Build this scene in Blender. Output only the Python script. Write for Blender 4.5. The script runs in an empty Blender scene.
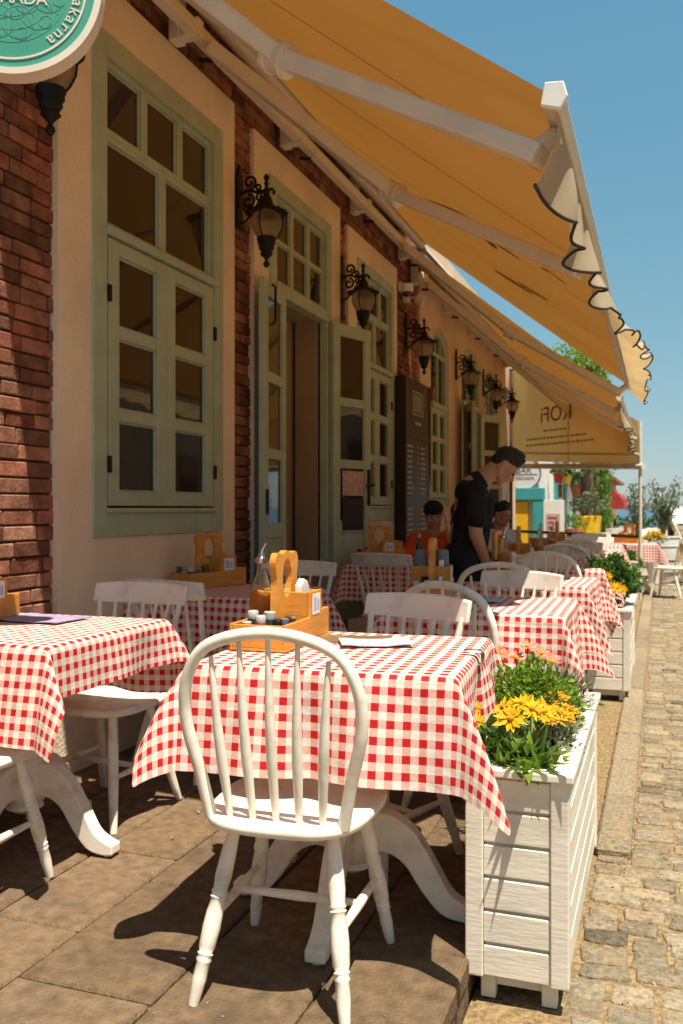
import bpy, bmesh, math, random
from mathutils import Vector, Matrix
R = math.radians
rnd = random.Random(11)
scene = bpy.context.scene
COL = scene.collection

# ------------------------------------------------------------------ camera, sky, sun, exposure
cam_data = bpy.data.cameras.new('camera')
camera = bpy.data.objects.new('camera', cam_data)
COL.objects.link(camera)
scene.camera = camera
camera.location = (0, 0, 1.2)
camera.rotation_euler = (R(90), 0, R(19.49))
cam_data.sensor_fit = 'AUTO'
cam_data.sensor_width = 36
cam_data.lens = 31.64
cam_data.shift_y = -4 / 1024
cam_data.clip_start = 0.05
cam_data.clip_end = 20000
cam_data.dof.use_dof = True
cam_data.dof.focus_distance = 2.7
cam_data.dof.aperture_fstop = 5.0

SUN = Vector((.255, -.215, .955)).normalized()
world = bpy.data.worlds.new('World')
scene.world = world
world.use_nodes = True
nt = world.node_tree
bg = nt.nodes['Background']
sky = nt.nodes.new('ShaderNodeTexSky')
sky.sky_type = 'NISHITA'
sky.sun_disc = False
sky.sun_elevation = math.asin(SUN.z)
sky.sun_rotation = math.atan2(SUN.x, SUN.y)
sky.altitude = 0
sky.air_density = 1.0
sky.dust_density = 0.3
sky.ozone_density = 1.6
sep_ = nt.nodes.new('ShaderNodeSeparateColor'); com_ = nt.nodes.new('ShaderNodeCombineColor')
nt.links.new(sky.outputs[0], sep_.inputs[0])
for k_, (g_, c_) in enumerate(((.771, .919), (.473, 1.885), (.34, 2.516))):   # softer contrast between zenith and horizon
    pw = nt.nodes.new('ShaderNodeMath'); pw.operation = 'POWER'; pw.inputs[1].default_value = g_
    ml = nt.nodes.new('ShaderNodeMath'); ml.operation = 'MULTIPLY'; ml.inputs[1].default_value = c_
    nt.links.new(sep_.outputs[k_], pw.inputs[0]); nt.links.new(pw.outputs[0], ml.inputs[0]); nt.links.new(ml.outputs[0], com_.inputs[k_])
nt.links.new(com_.outputs[0], bg.inputs[0])
bg.inputs[1].default_value = 0.081
sun_data = bpy.data.lights.new('sun', 'SUN')
sun_data.energy = 5.0
sun_data.angle = R(0.5)
sun_data.color = (1.0, .905, .735)
sun = bpy.data.objects.new('sun', sun_data)
COL.objects.link(sun)
sun.rotation_euler = SUN.to_track_quat('Z', 'Y').to_euler()
sun.location = (3, -3, 9)
vs = scene.view_settings
vs.view_transform = 'Standard'
vs.look = 'None'
vs.exposure = 0.7
vs.gamma = 1
vs.use_curve_mapping = False
scene.cycles.max_bounces = 8
scene.cycles.diffuse_bounces = 5
scene.cycles.use_denoising = True

# ------------------------------------------------------------------ materials
def _nodes(name):
    m = bpy.data.materials.new(name)
    m.use_nodes = True
    n = m.node_tree
    return m, n, n.nodes['Principled BSDF']

def pmat(name, col, rough=.6, var=.15, scale=6, bump=.0, bscale=60, spec=.4, metal=0, stretch=(1, 1, 1), dirt=None, dirt_scale=3, dirt_amt=.5, transl=0, tcol=None, attr=False):
    m, n, b = _nodes(name)
    L = n.links
    tc = n.nodes.new('ShaderNodeTexCoord')
    mp = n.nodes.new('ShaderNodeMapping')
    mp.inputs['Scale'].default_value = stretch
    L.new(tc.outputs['Object'], mp.inputs[0])
    nz = n.nodes.new('ShaderNodeTexNoise')
    nz.inputs['Scale'].default_value = scale
    nz.inputs['Detail'].default_value = 6
    L.new(mp.outputs[0], nz.inputs['Vector'])
    mx = n.nodes.new('ShaderNodeMix'); mx.data_type = 'RGBA'
    mr = n.nodes.new('ShaderNodeMapRange')
    mr.inputs[1].default_value = .3; mr.inputs[2].default_value = .7
    L.new(nz.outputs[0], mr.inputs[0])
    L.new(mr.outputs[0], mx.inputs[0])
    mx.inputs[6].default_value = (*[c * (1 - var) for c in col], 1)
    mx.inputs[7].default_value = (*[min(1, c * (1 + var)) for c in col], 1)
    out = mx.outputs[2]
    if dirt:
        nz2 = n.nodes.new('ShaderNodeTexNoise'); nz2.inputs['Scale'].default_value = dirt_scale; nz2.inputs['Detail'].default_value = 8
        L.new(tc.outputs['Object'], nz2.inputs['Vector'])
        mr2 = n.nodes.new('ShaderNodeMapRange'); mr2.inputs[1].default_value = .5; mr2.inputs[2].default_value = .75
        mr2.inputs[4].default_value = dirt_amt
        L.new(nz2.outputs[0], mr2.inputs[0])
        m2 = n.nodes.new('ShaderNodeMix'); m2.data_type = 'RGBA'
        L.new(mr2.outputs[0], m2.inputs[0]); L.new(out, m2.inputs[6]); m2.inputs[7].default_value = (*dirt, 1)
        out = m2.outputs[2]
    if attr:
        at = n.nodes.new('ShaderNodeAttribute'); at.attribute_name = 'tone'
        m3 = n.nodes.new('ShaderNodeMix'); m3.data_type = 'RGBA'; m3.blend_type = 'MULTIPLY'; m3.inputs[0].default_value = 1
        L.new(out, m3.inputs[6]); L.new(at.outputs['Color'], m3.inputs[7])
        out = m3.outputs[2]
    L.new(out, b.inputs['Base Color'])
    b.inputs['Roughness'].default_value = rough
    b.inputs['Metallic'].default_value = metal
    b.inputs['Specular IOR Level'].default_value = spec
    if bump:
        nb = n.nodes.new('ShaderNodeTexNoise'); nb.inputs['Scale'].default_value = bscale; nb.inputs['Detail'].default_value = 5
        L.new(mp.outputs[0], nb.inputs['Vector'])
        bp = n.nodes.new('ShaderNodeBump'); bp.inputs['Strength'].default_value = bump; bp.inputs['Distance'].default_value = .01
        L.new(nb.outputs[0], bp.inputs['Height']); L.new(bp.outputs[0], b.inputs['Normal'])
    if transl:
        tr = n.nodes.new('ShaderNodeBsdfTranslucent')
        if tcol: tr.inputs[0].default_value = (*tcol, 1)
        else: L.new(out, tr.inputs[0])
        ms = n.nodes.new('ShaderNodeMixShader'); ms.inputs[0].default_value = transl
        o = n.nodes['Material Output']
        L.new(b.outputs[0], ms.inputs[1]); L.new(tr.outputs[0], ms.inputs[2]); L.new(ms.outputs[0], o.inputs[0])
    return m

def gingham():
    m, n, b = _nodes('gingham_cloth')
    L = n.links
    uv = n.nodes.new('ShaderNodeUVMap'); uv.uv_map = 'UVMap'
    sep = n.nodes.new('ShaderNodeSeparateXYZ'); L.new(uv.outputs[0], sep.inputs[0])
    def stripe(o):
        a = n.nodes.new('ShaderNodeMath'); a.operation = 'FRACT'; L.new(o, a.inputs[0])
        c = n.nodes.new('ShaderNodeMath'); c.operation = 'LESS_THAN'; c.inputs[1].default_value = .5; L.new(a.outputs[0], c.inputs[0])
        return c
    sx, sy = stripe(sep.outputs[0]), stripe(sep.outputs[1])
    ad = n.nodes.new('ShaderNodeMath'); ad.operation = 'ADD'; L.new(sx.outputs[0], ad.inputs[0]); L.new(sy.outputs[0], ad.inputs[1])
    hf = n.nodes.new('ShaderNodeMath'); hf.operation = 'MULTIPLY'; hf.inputs[1].default_value = .5; L.new(ad.outputs[0], hf.inputs[0])
    rp = n.nodes.new('ShaderNodeValToRGB'); rp.color_ramp.interpolation = 'CONSTANT'
    e = rp.color_ramp.elements
    e[0].position = 0; e[0].color = (.88, .84, .77, 1)
    e[1].position = .25; e[1].color = (.84, .50, .43, 1)
    k = e.new(.75); k.color = (.60, .018, .026, 1)
    L.new(hf.outputs[0], rp.inputs[0])
    nz = n.nodes.new('ShaderNodeTexNoise'); nz.inputs['Scale'].default_value = 1.3; nz.inputs['Detail'].default_value = 5
    L.new(uv.outputs[0], nz.inputs['Vector'])
    mm = n.nodes.new('ShaderNodeMix'); mm.data_type = 'RGBA'; mm.blend_type = 'MULTIPLY'; mm.inputs[0].default_value = .3
    L.new(rp.outputs[0], mm.inputs[6])
    rr = n.nodes.new('ShaderNodeMapRange'); rr.inputs[3].default_value = .65; rr.inputs[4].default_value = 1.2
    L.new(nz.outputs[0], rr.inputs[0]); L.new(rr.outputs[0], mm.inputs[7])
    L.new(mm.outputs[2], b.inputs['Base Color'])
    b.inputs['Roughness'].default_value = .8
    b.inputs['Specular IOR Level'].default_value = .2
    n1 = n.nodes.new('ShaderNodeTexNoise'); n1.inputs['Scale'].default_value = .35; n1.inputs['Detail'].default_value = 7; n1.inputs['Roughness'].default_value = .6
    L.new(uv.outputs[0], n1.inputs['Vector'])
    bp = n.nodes.new('ShaderNodeBump'); bp.inputs['Strength'].default_value = .32; bp.inputs['Distance'].default_value = .03
    sp2 = n.nodes.new('ShaderNodeSeparateXYZ'); L.new(uv.outputs[0], sp2.inputs[0])
    hsum = n1.outputs[0]
    for k_ in (0, 1):        # pressed fold lines where the cloth was stored folded
        q0 = n.nodes.new('ShaderNodeMath'); q0.operation = 'MULTIPLY'; q0.inputs[1].default_value = 1 / 8.2; L.new(sp2.outputs[k_], q0.inputs[0])
        q1 = n.nodes.new('ShaderNodeMath'); q1.operation = 'PINGPONG'; q1.inputs[1].default_value = .5; L.new(q0.outputs[0], q1.inputs[0])
        q2 = n.nodes.new('ShaderNodeMapRange'); q2.inputs[1].default_value = 0; q2.inputs[2].default_value = .03; q2.inputs[3].default_value = .22; q2.inputs[4].default_value = 0; L.new(q1.outputs[0], q2.inputs[0])
        q3 = n.nodes.new('ShaderNodeMath'); q3.operation = 'ADD'; L.new(hsum, q3.inputs[0]); L.new(q2.outputs[0], q3.inputs[1]); hsum = q3.outputs[0]
    L.new(hsum, bp.inputs['Height']); L.new(bp.outputs[0], b.inputs['Normal'])
    tr = n.nodes.new('ShaderNodeBsdfTranslucent'); L.new(mm.outputs[2], tr.inputs[0])
    ms = n.nodes.new('ShaderNodeMixShader'); ms.inputs[0].default_value = .18
    L.new(b.outputs[0], ms.inputs[1]); L.new(tr.outputs[0], ms.inputs[2]); L.new(ms.outputs[0], n.nodes['Material Output'].inputs[0])
    return m

def clearglass(name, tint, rough, haze):
    m, n, b = _nodes(name)
    L = n.links
    tr = n.nodes.new('ShaderNodeBsdfTransparent'); tr.inputs[0].default_value = (*tint, 1)
    gl = n.nodes.new('ShaderNodeBsdfGlossy'); gl.inputs[1].default_value = rough
    fr = n.nodes.new('ShaderNodeLayerWeight'); fr.inputs[0].default_value = .12
    m1 = n.nodes.new('ShaderNodeMixShader'); L.new(fr.outputs[0], m1.inputs[0]); L.new(tr.outputs[0], m1.inputs[1]); L.new(gl.outputs[0], m1.inputs[2])
    tl = n.nodes.new('ShaderNodeBsdfTranslucent'); tl.inputs[0].default_value = (*tint, 1)
    m2 = n.nodes.new('ShaderNodeMixShader'); m2.inputs[0].default_value = haze; L.new(m1.outputs[0], m2.inputs[1]); L.new(tl.outputs[0], m2.inputs[2])
    L.new(m2.outputs[0], n.nodes['Material Output'].inputs[0])
    return m

def glassmat(name, col=(.9, .9, .9), rough=.02, alpha=.75):
    m, n, b = _nodes(name)
    b.inputs['Base Color'].default_value = (*col, 1)
    b.inputs['Roughness'].default_value = rough
    tr = n.nodes.new('ShaderNodeBsdfTransparent'); tr.inputs[0].default_value = (*col, 1)
    ms = n.nodes.new('ShaderNodeMixShader'); ms.inputs[0].default_value = alpha
    n.links.new(b.outputs[0], ms.inputs[1]); n.links.new(tr.outputs[0], ms.inputs[2]); n.links.new(ms.outputs[0], n.nodes['Material Output'].inputs[0])
    return m

def brickmat():
    m = pmat('brick_red', (.26, .112, .07), .92, .4, 14, .4, 60, .15, attr=True, dirt=(.13, .075, .055), dirt_scale=6, dirt_amt=.55)
    return m

def seam_fabric(name, col, tcol, transl):
    """woven awning canvas with dark seams running down its slope"""
    m = pmat(name, col, .85, .07, 2.5, .12, 250, .2, transl=transl, tcol=tcol)
    n = m.node_tree; L = n.links
    tc = n.nodes.new('ShaderNodeTexCoord'); sp = n.nodes.new('ShaderNodeSeparateXYZ'); L.new(tc.outputs['Object'], sp.inputs[0])
    a = n.nodes.new('ShaderNodeMath'); a.operation = 'MULTIPLY'; a.inputs[1].default_value = 1 / 1.18; L.new(sp.outputs[1], a.inputs[0])
    f = n.nodes.new('ShaderNodeMath'); f.operation = 'FRACT'; L.new(a.outputs[0], f.inputs[0])
    c = n.nodes.new('ShaderNodeMath'); c.operation = 'LESS_THAN'; c.inputs[1].default_value = .014; L.new(f.outputs[0], c.inputs[0])
    tr = [x for x in n.nodes if x.type == 'BSDF_TRANSLUCENT'][0]
    nz = n.nodes.new('ShaderNodeTexNoise'); nz.inputs['Scale'].default_value = 1.1; nz.inputs['Detail'].default_value = 4
    L.new(tc.outputs['Object'], nz.inputs['Vector'])
    mr = n.nodes.new('ShaderNodeMapRange'); mr.inputs[3].default_value = .8; mr.inputs[4].default_value = 1.15
    L.new(nz.outputs[0], mr.inputs[0])
    m0 = n.nodes.new('ShaderNodeMix'); m0.data_type = 'RGBA'; m0.blend_type = 'MULTIPLY'; m0.inputs[0].default_value = 1
    m0.inputs[6].default_value = (*tcol, 1); L.new(mr.outputs[0], m0.inputs[7])
    mx = n.nodes.new('ShaderNodeMix'); mx.data_type = 'RGBA'; L.new(c.outputs[0], mx.inputs[0])
    L.new(m0.outputs[2], mx.inputs[6]); mx.inputs[7].default_value = (tcol[0] * .45, tcol[1] * .4, tcol[2] * .4, 1)
    L.new(mx.outputs[2], tr.inputs[0])
    return m

M = {}
M['white'] = pmat('white_paint', (.86, .80, .70), .5, .06, 5, .10, 30, .35, dirt=(.44, .33, .23), dirt_scale=13, dirt_amt=.62)
M['planterwhite'] = pmat('white_planter_wood', (.80, .74, .64), .6, .08, 4, .14, 18, .3, stretch=(1, 1, 6), dirt=(.42, .35, .27), dirt_scale=5, dirt_amt=.5)
M['green'] = pmat('sage_green_paint', (.40, .48, .36), .5, .08, 5, .10, 40, .4, dirt=(.30, .32, .22), dirt_scale=6, dirt_amt=.35)
M['plaster'] = pmat('cream_plaster', (.83, .69, .525), .9, .07, 2.5, .55, 55, .15, dirt=(.45, .34, .26), dirt_scale=1.6, dirt_amt=.45)
M['plaster_ochre'] = pmat('ochre_plaster', (.68, .52, .38), .9, .08, 2, .35, 50, .15, dirt=(.48, .35, .24), dirt_scale=1.2, dirt_amt=.4)
M['mortar'] = pmat('mortar', (.11, .075, .055), .95, .3, 12, .6, 60, .1)
M['brick'] = brickmat()
M['pane'] = pmat('window_glass', (.022, .017, .012), .04, .3, 1.5, 0, 10, .6)
M['slab'] = pmat('paving_stone', (.175, .118, .07), .85, .30, 22, .9, 90, .22, dirt=(.105, .075, .05), dirt_scale=4.5, dirt_amt=.8, attr=True)
M['joint'] = pmat('paving_joint', (.19, .14, .09), .95, .3, 30, .5, 90, .1)
M['cobble'] = pmat('cobble_stone', (.285, .235, .165), .9, .38, 55, 1.0, 120, .12, dirt=(.35, .265, .155), dirt_scale=10, dirt_amt=.85, attr=True)
M['sand'] = pmat('sandy_grit', (.27, .19, .10), .95, .45, 60, .8, 140, .1)
M['litter'] = pmat('dry_litter', (.33, .25, .16), .9, .5, 9, .2, 60, .1)
M['earth'] = pmat('dry_ground', (.36, .28, .18), .95, .25, .8, .4, 20, .1)
M['black'] = pmat('black_iron', (.008, .0075, .0075), .55, .3, 20, .2, 80, .3)
M['gingham'] = gingham()
M['wood'] = pmat('orange_wood', (.62, .27, .045), .5, .18, 5, .12, 25, .4, stretch=(1, 1, 7))
M['alu'] = pmat('cream_metal', (.72, .66, .56), .4, .05, 8, .03, 60, .5, dirt=(.5, .42, .32), dirt_scale=5, dirt_amt=.3)
M['steel'] = pmat('steel', (.55, .55, .55), .25, .1, 10, 0, 10, .5, metal=1)
M['canvas'] = seam_fabric('awning_canvas', (.36, .24, .12), (.235, .096, .017), .46)
M['canvas_yellow'] = pmat('yellow_canvas', (.66, .50, .25), .85, .07, 3, .1, 200, .2, transl=.5, tcol=(.92, .62, .22))
M['valance'] = pmat('valance_canvas', (.50, .42, .29), .85, .1, 6, .1, 200, .2, transl=.35, tcol=(.75, .52, .25))
M['print'] = pmat('brown_print', (.10, .05, .02), .9, .2, 6, 0, 10, .1)
M['printfaint'] = pmat('faded_print', (.33, .215, .085), .9, .2, 6, 0, 10, .1, transl=.3)
M['piping'] = pmat('dark_piping', (.03, .025, .02), .8, .2, 30)
M['teal'] = pmat('teal_enamel', (.065, .33, .25), .35, .08, 6, 0, 10, .5)
M['teal_line'] = pmat('pale_teal_line', (.16, .50, .40), .4, .05, 6)
M['cream'] = pmat('cream_enamel', (.75, .68, .58), .45, .05, 8)
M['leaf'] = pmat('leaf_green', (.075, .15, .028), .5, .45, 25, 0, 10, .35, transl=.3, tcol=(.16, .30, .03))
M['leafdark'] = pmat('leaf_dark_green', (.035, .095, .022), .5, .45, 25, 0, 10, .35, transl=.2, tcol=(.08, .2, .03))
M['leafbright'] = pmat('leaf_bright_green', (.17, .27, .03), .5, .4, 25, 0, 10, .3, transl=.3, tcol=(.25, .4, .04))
M['leafgrey'] = pmat('leaf_grey_green', (.13, .17, .09), .6, .35, 25, 0, 10, .3, transl=.2)
M['petal'] = pmat('yellow_petal', (.80, .44, .01), .6, .12, 30, 0, 10, .2, transl=.25)
M['petalorange'] = pmat('orange_petal', (.72, .30, .02), .6, .25, 30, 0, 10, .2, transl=.2)
M['petalpink'] = pmat('coral_petal', (.75, .27, .17), .6, .2, 30, 0, 10, .2, transl=.25)
M['petalred'] = pmat('dusty_red_petal', (.42, .09, .07), .6, .3, 30, 0, 10, .2, transl=.2)
M['soil'] = pmat('soil', (.06, .04, .025), .95, .4, 30, .8, 60, .1)
M['bark'] = pmat('bark', (.16, .11, .07), .9, .3, 15, .7, 40, .2)
M['terracotta'] = pmat('terracotta', (.48, .17, .08), .8, .15, 8, .1, 40, .2)
M['skin'] = pmat('skin', (.50, .27, .17), .5, .08, 8, .03, 60, .4)
M['skindark'] = pmat('tanned_skin', (.42, .21, .125), .5, .08, 8, .03, 60, .4)
M['hair'] = pmat('dark_hair', (.014, .010, .008), .55, .4, 60, .7, 120, .4)
M['tshirtblack'] = pmat('black_cotton', (.016, .016, .017), .9, .3, 6, 1.0, 9, .15)
M['trousers'] = pmat('dark_trousers', (.018, .018, .02), .9, .3, 6, .2, 60, .15)
M['orangeshirt'] = pmat('orange_red_cotton', (.62, .095, .022), .85, .15, 8, 1.0, 10, .15)
M['greyshirt'] = pmat('pale_patterned_cotton', (.50, .47, .45), .85, .25, 18, .2, 60, .15)
M['eye'] = pmat('eye', (.05, .03, .02), .2, .1, 10)
M['lip'] = pmat('lip', (.33, .13, .10), .5, .1, 10)
M['boardbrown'] = pmat('brown_menu_board', (.026, .019, .015), .5, .2, 4, .05, 30, .4)
M['chalk'] = pmat('pale_board_ink', (.50, .45, .36), .7, .1, 10)
M['paper'] = pmat('pale_blue_paper', (.42, .48, .62), .6, .1, 10)
M['paperwhite'] = pmat('white_paper', (.78, .77, .74), .6, .05, 10)
M['paperpurple'] = pmat('purple_paper', (.36, .30, .46), .6, .2, 14)
M['paperpink'] = pmat('pink_paper', (.55, .36, .36), .6, .3, 25)
M['oil'] = pmat('amber_oil', (.55, .20, .015), .12, .1, 5, 0, 10, .6, transl=.5, tcol=(.8, .33, .03))
M['bottleglass'] = clearglass('clear_glass', (.96, .97, .94), .06, .13)
M['greenglass'] = pmat('green_glass', (.03, .07, .025), .1, .2, 8, 0, 10, .6)
M['jardark'] = pmat('dark_jar', (.03, .035, .03), .2, .4, 18, 0, 10, .6)
M['jarred'] = pmat('red_sauce', (.32, .03, .015), .25, .2, 18, 0, 10, .6)
M['jarblue'] = pmat('slate_blue_lid', (.13, .17, .20), .35, .1, 8)
M['globe'] = clearglass('lamp_glass', (.80, .74, .62), .15, .45)
M['turq'] = pmat('turquoise_paint', (.05, .33, .36), .6, .1, 5, .05, 40)
M['whitewash'] = pmat('whitewash', (.82, .81, .78), .9, .05, 2, .3, 40, .1)
M['yellowpaint'] = pmat('yellow_paint', (.80, .46, .012), .55, .08, 6, .05, 40)
M['blue'] = pmat('navy_ink', (.06, .09, .22), .6, .1, 10)
M['redcanvas'] = pmat('red_canvas', (.36, .05, .045), .8, .12, 6, .1, 60, .2)
M['stone'] = pmat('rubble_stone', (.42, .32, .22), .9, .3, 9, .6, 18, .15)
M['roof'] = pmat('roof_tile', (.36, .15, .08), .85, .25, 12, .3, 30, .15)
M['sea'] = pmat('sea_water', (.018, .085, .16), .25, .3, .02, .3, .6, .5)
M['rubber'] = pmat('black_rubber', (.02, .02, .02), .7, .2, 20)
M['brown'] = pmat('brown_pole', (.15, .085, .045), .6, .2, 8, .1, 30)
M['dish'] = pmat('brown_dish', (.22, .13, .07), .4, .2, 8)
M['interior'] = pmat('interior_wall', (.36, .27, .175), .9, .1, 1.5, .1, 30, .1)
M['grey'] = pmat('grey_plastic', (.45, .45, .43), .5, .05, 8)

# ------------------------------------------------------------------ mesh builder
class MB:
    def __init__(s):
        s.v = []; s.f = []; s.t = []; s.uv = None
    def add(s, vs, fs, tone=None):
        o = len(s.v)
        s.v += [tuple(p) for p in vs]
        s.f += [tuple(i + o for i in f) for f in fs]
        s.t += [tone or (1, 1, 1)] * len(fs)
    def box(s, x0, x1, y0, y1, z0, z1, mat=None, ch=0, tone=None):
        if ch:
            vs = []
            for z, c in ((z0, ch), (z0 + ch, 0), (z1 - ch, 0), (z1, ch)):
                k = 0 if c == 0 else ch
                a0, a1, b0, b1 = x0 + k, x1 - k, y0 + k, y1 - k
                q = 0 if c else ch
                vs += [(a0 + q, b0, z), (a1 - q, b0, z), (a1, b0 + q, z), (a1, b1 - q, z), (a1 - q, b1, z), (a0 + q, b1, z), (a0, b1 - q, z), (a0, b0 + q, z)] if not c else \
                      [(a0, b0, z), (a1, b0, z), (a1, b0, z), (a1, b1, z), (a1, b1, z), (a0, b1, z), (a0, b1, z), (a0, b0, z)]
            fs = [tuple(range(7, -1, -1)), tuple(range(24, 32))]
            for r in range(3):
                for i in range(8):
                    j = (i + 1) % 8
                    fs.append((r * 8 + i, r * 8 + j, r * 8 + 8 + j, r * 8 + 8 + i))
        else:
            vs = [(x, y, z) for z in (z0, z1) for x, y in ((x0, y0), (x1, y0), (x1, y1), (x0, y1))]
            fs = [(3, 2, 1, 0), (4, 5, 6, 7), (0, 1, 5, 4), (1, 2, 6, 5), (2, 3, 7, 6), (3, 0, 4, 7)]
        if mat: vs = [mat @ Vector(p) for p in vs]
        s.add(vs, fs, tone)
        return s
    def tube(s, pts, rad, n=10, flat=1.0, closed=False, up=None):
        pts = [Vector(p) for p in pts]
        N = len(pts)
        rr = rad if isinstance(rad, (list, tuple)) else [rad] * N
        vs = []; fs = []
        a = None
        for i, p in enumerate(pts):
            if closed: d = pts[(i + 1) % N] - pts[i - 1]
            else: d = pts[min(i + 1, N - 1)] - pts[max(i - 1, 0)]
            d.normalize()
            if up is not None:
                a = d.cross(Vector(up))
                if a.length < 1e-4: a = d.orthogonal()
                a.normalize()
            elif a is None: a = d.orthogonal().normalized()
            else:
                a = a - d * a.dot(d)
                a = a.normalized() if a.length > 1e-6 else d.orthogonal().normalized()
            b = d.cross(a)
            for k in range(n):
                t = 2 * math.pi * k / n
                vs.append(p + a * (math.cos(t) * rr[i]) + b * (math.sin(t) * rr[i] * flat))
        for i in range(N if closed else N - 1):
            j = (i + 1) % N
            for k in range(n):
                l = (k + 1) % n
                fs.append((i * n + k, i * n + l, j * n + l, j * n + k))
        if not closed:
            fs.append(tuple(range(n - 1, -1, -1)))
            fs.append(tuple((N - 1) * n + k for k in range(n)))
        s.add(vs, fs)
        return s
    def lathe(s, prof, c=(0, 0, 0), n=16, mat=None):
        vs = []; fs = []
        for r, z in prof:
            for k in range(n):
                t = 2 * math.pi * k / n
                vs.append((c[0] + r * math.cos(t), c[1] + r * math.sin(t), c[2] + z))
        for i in range(len(prof) - 1):
            for k in range(n):
                l = (k + 1) % n
                fs.append((i * n + k, i * n + l, i * n + n + l, i * n + n + k))
        fs.append(tuple(range(n - 1, -1, -1)))
        fs.append(tuple((len(prof) - 1) * n + k for k in range(n)))
        if mat: vs = [mat @ Vector(p) for p in vs]
        s.add(vs, fs)
        return s
    def prism(s, poly, t, mapf):
        """polygon (a,b) extruded by t; mapf(a,b,h)->xyz, h in 0..t"""
        n = len(poly)
        vs = [mapf(a, b, 0) for a, b in poly] + [mapf(a, b, t) for a, b in poly]
        fs = [tuple(range(n - 1, -1, -1)), tuple(range(n, 2 * n))]
        for i in range(n):
            j = (i + 1) % n
            fs.append((i, j, n + j, n + i))
        s.add(vs, fs)
        return s
    def ball(s, c, r, n=10, m=7, sc=(1, 1, 1), mat=None):
        vs = []; fs = []
        for i in range(1, m):
            ph = math.pi * i / m
            for k in range(n):
                t = 2 * math.pi * k / n
                vs.append((r * sc[0] * math.sin(ph) * math.cos(t), r * sc[1] * math.sin(ph) * math.sin(t), r * sc[2] * math.cos(ph)))
        vs.append((0, 0, r * sc[2])); vs.append((0, 0, -r * sc[2]))
        T = len(vs) - 2
        for i in range(m - 2):
            for k in range(n):
                l = (k + 1) % n
                fs.append((i * n + k, i * n + n + k, i * n + n + l, i * n + l))
        for k in range(n):
            l = (k + 1) % n
            fs.append((T, k, l)); fs.append((T + 1, (m - 2) * n + l, (m - 2) * n + k))
        vs = [(mat @ Vector(p) if mat else Vector(p)) + Vector(c) for p in vs]
        s.add(vs, fs)
        return s
    def leaf(s, p, d, up, L, W, bend=.25):
        p = Vector(p); d = Vector(d).normalized(); side = d.cross(Vector(up))
        if side.length < 1e-3: side = d.orthogonal()
        side.normalize(); u = side.cross(d)
        m = p + d * L * .5 + u * L * bend * .5
        e = p + d * L
        s.add([p, m + side * W * .5 + u * W * .1, e, m - side * W * .5 + u * W * .1, m], [(0, 1, 4), (1, 2, 4), (2, 3, 4), (3, 0, 4)])
        return s
    def build(s, name, mat, parent=None, smooth=False, bevel=0, angle=40, sub=0, seg=2):
        me = bpy.data.meshes.new(name)
        me.from_pydata(s.v, [], s.f)
        bm = bmesh.new(); bm.from_mesh(me)
        if any(t != (1, 1, 1) for t in s.t):
            lay = bm.faces.layers.float_color.new('tone') if hasattr(bm.faces.layers, 'float_color') else None
            if lay:
                for f_, t in zip(bm.faces, s.t): f_[lay] = (*t, 1)
        bmesh.ops.recalc_face_normals(bm, faces=bm.faces[:])
        bm.to_mesh(me); bm.free()
        if s.t and 'tone' not in me.attributes:
            a = me.attributes.new('tone', 'FLOAT_COLOR', 'FACE')
            for i, t in enumerate(s.t): a.data[i].color = (*t, 1)
        me.materials.append(mat)
        if smooth:
            for p in me.polygons: p.use_smooth = True
        o = bpy.data.objects.new(name, me)
        COL.objects.link(o)
        if parent: o.parent = parent
        if bevel:
            b = o.modifiers.new('bevel', 'BEVEL'); b.width = bevel; b.segments = seg; b.limit_method = 'ANGLE'; b.angle_limit = R(angle)
        if sub:
            b = o.modifiers.new('sub', 'SUBSURF'); b.levels = sub; b.render_levels = sub
        if smooth and not sub:
            me.set_sharp_from_angle(angle=R(angle))
        return o

def tag(o, label, cat, group=None, kind=None):
    o['label'] = label; o['category'] = cat
    if group: o['group'] = group
    if kind: o['kind'] = kind
    return o

def thing(name, label, cat, loc=(0, 0, 0), rz=0, group=None):
    o = bpy.data.objects.new(name, None)
    o.empty_display_size = .1
    COL.objects.link(o)
    o.location = loc; o.rotation_euler = (0, 0, rz)
    return tag(o, label, cat, group)

def struct(o):
    o['kind'] = 'structure'
    return o

def dup(root, loc, rz, label, group=None):
    def cp(o, par):
        c = o.copy(); COL.objects.link(c); c.parent = par
        for ch in list(o.children): cp(ch, c)
        return c
    r = cp(root, None)
    r.location = loc; r.rotation_euler = (0, 0, rz)
    r['label'] = label
    if group: r['group'] = group
    return r

def lerp(a, b, t): return a + (b - a) * t
def spline(pts, n):
    """Catmull-Rom through 2D/3D points"""
    P_ = [Vector(p) for p in pts]
    out = []
    for i in range(len(P_) - 1):
        p0 = P_[max(i - 1, 0)]; p1 = P_[i]; p2 = P_[i + 1]; p3 = P_[min(i + 2, len(P_) - 1)]
        for k in range(n):
            t = k / n
            out.append(.5 * ((2 * p1) + (p2 - p0) * t + (2 * p0 - 5 * p1 + 4 * p2 - p3) * t * t + (3 * p1 - p0 - 3 * p2 + p3) * t ** 3))
    out.append(P_[-1])
    return out

def text_mesh(s, size, mapf, ext=.002):
    """built-in lettering as (verts, faces); mapf(x, y, h) -> xyz"""
    cu = bpy.data.curves.new('lettering', 'FONT'); cu.body = s; cu.size = size; cu.extrude = ext; cu.align_x = 'CENTER'
    o = bpy.data.objects.new('lettering', cu)
    me = o.to_mesh()
    vs = [mapf(*v.co) for v in me.vertices]; fs = [tuple(p.vertices) for p in me.polygons]
    o.to_mesh_clear(); bpy.data.objects.remove(o); bpy.data.curves.remove(cu)
    return vs, fs

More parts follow.
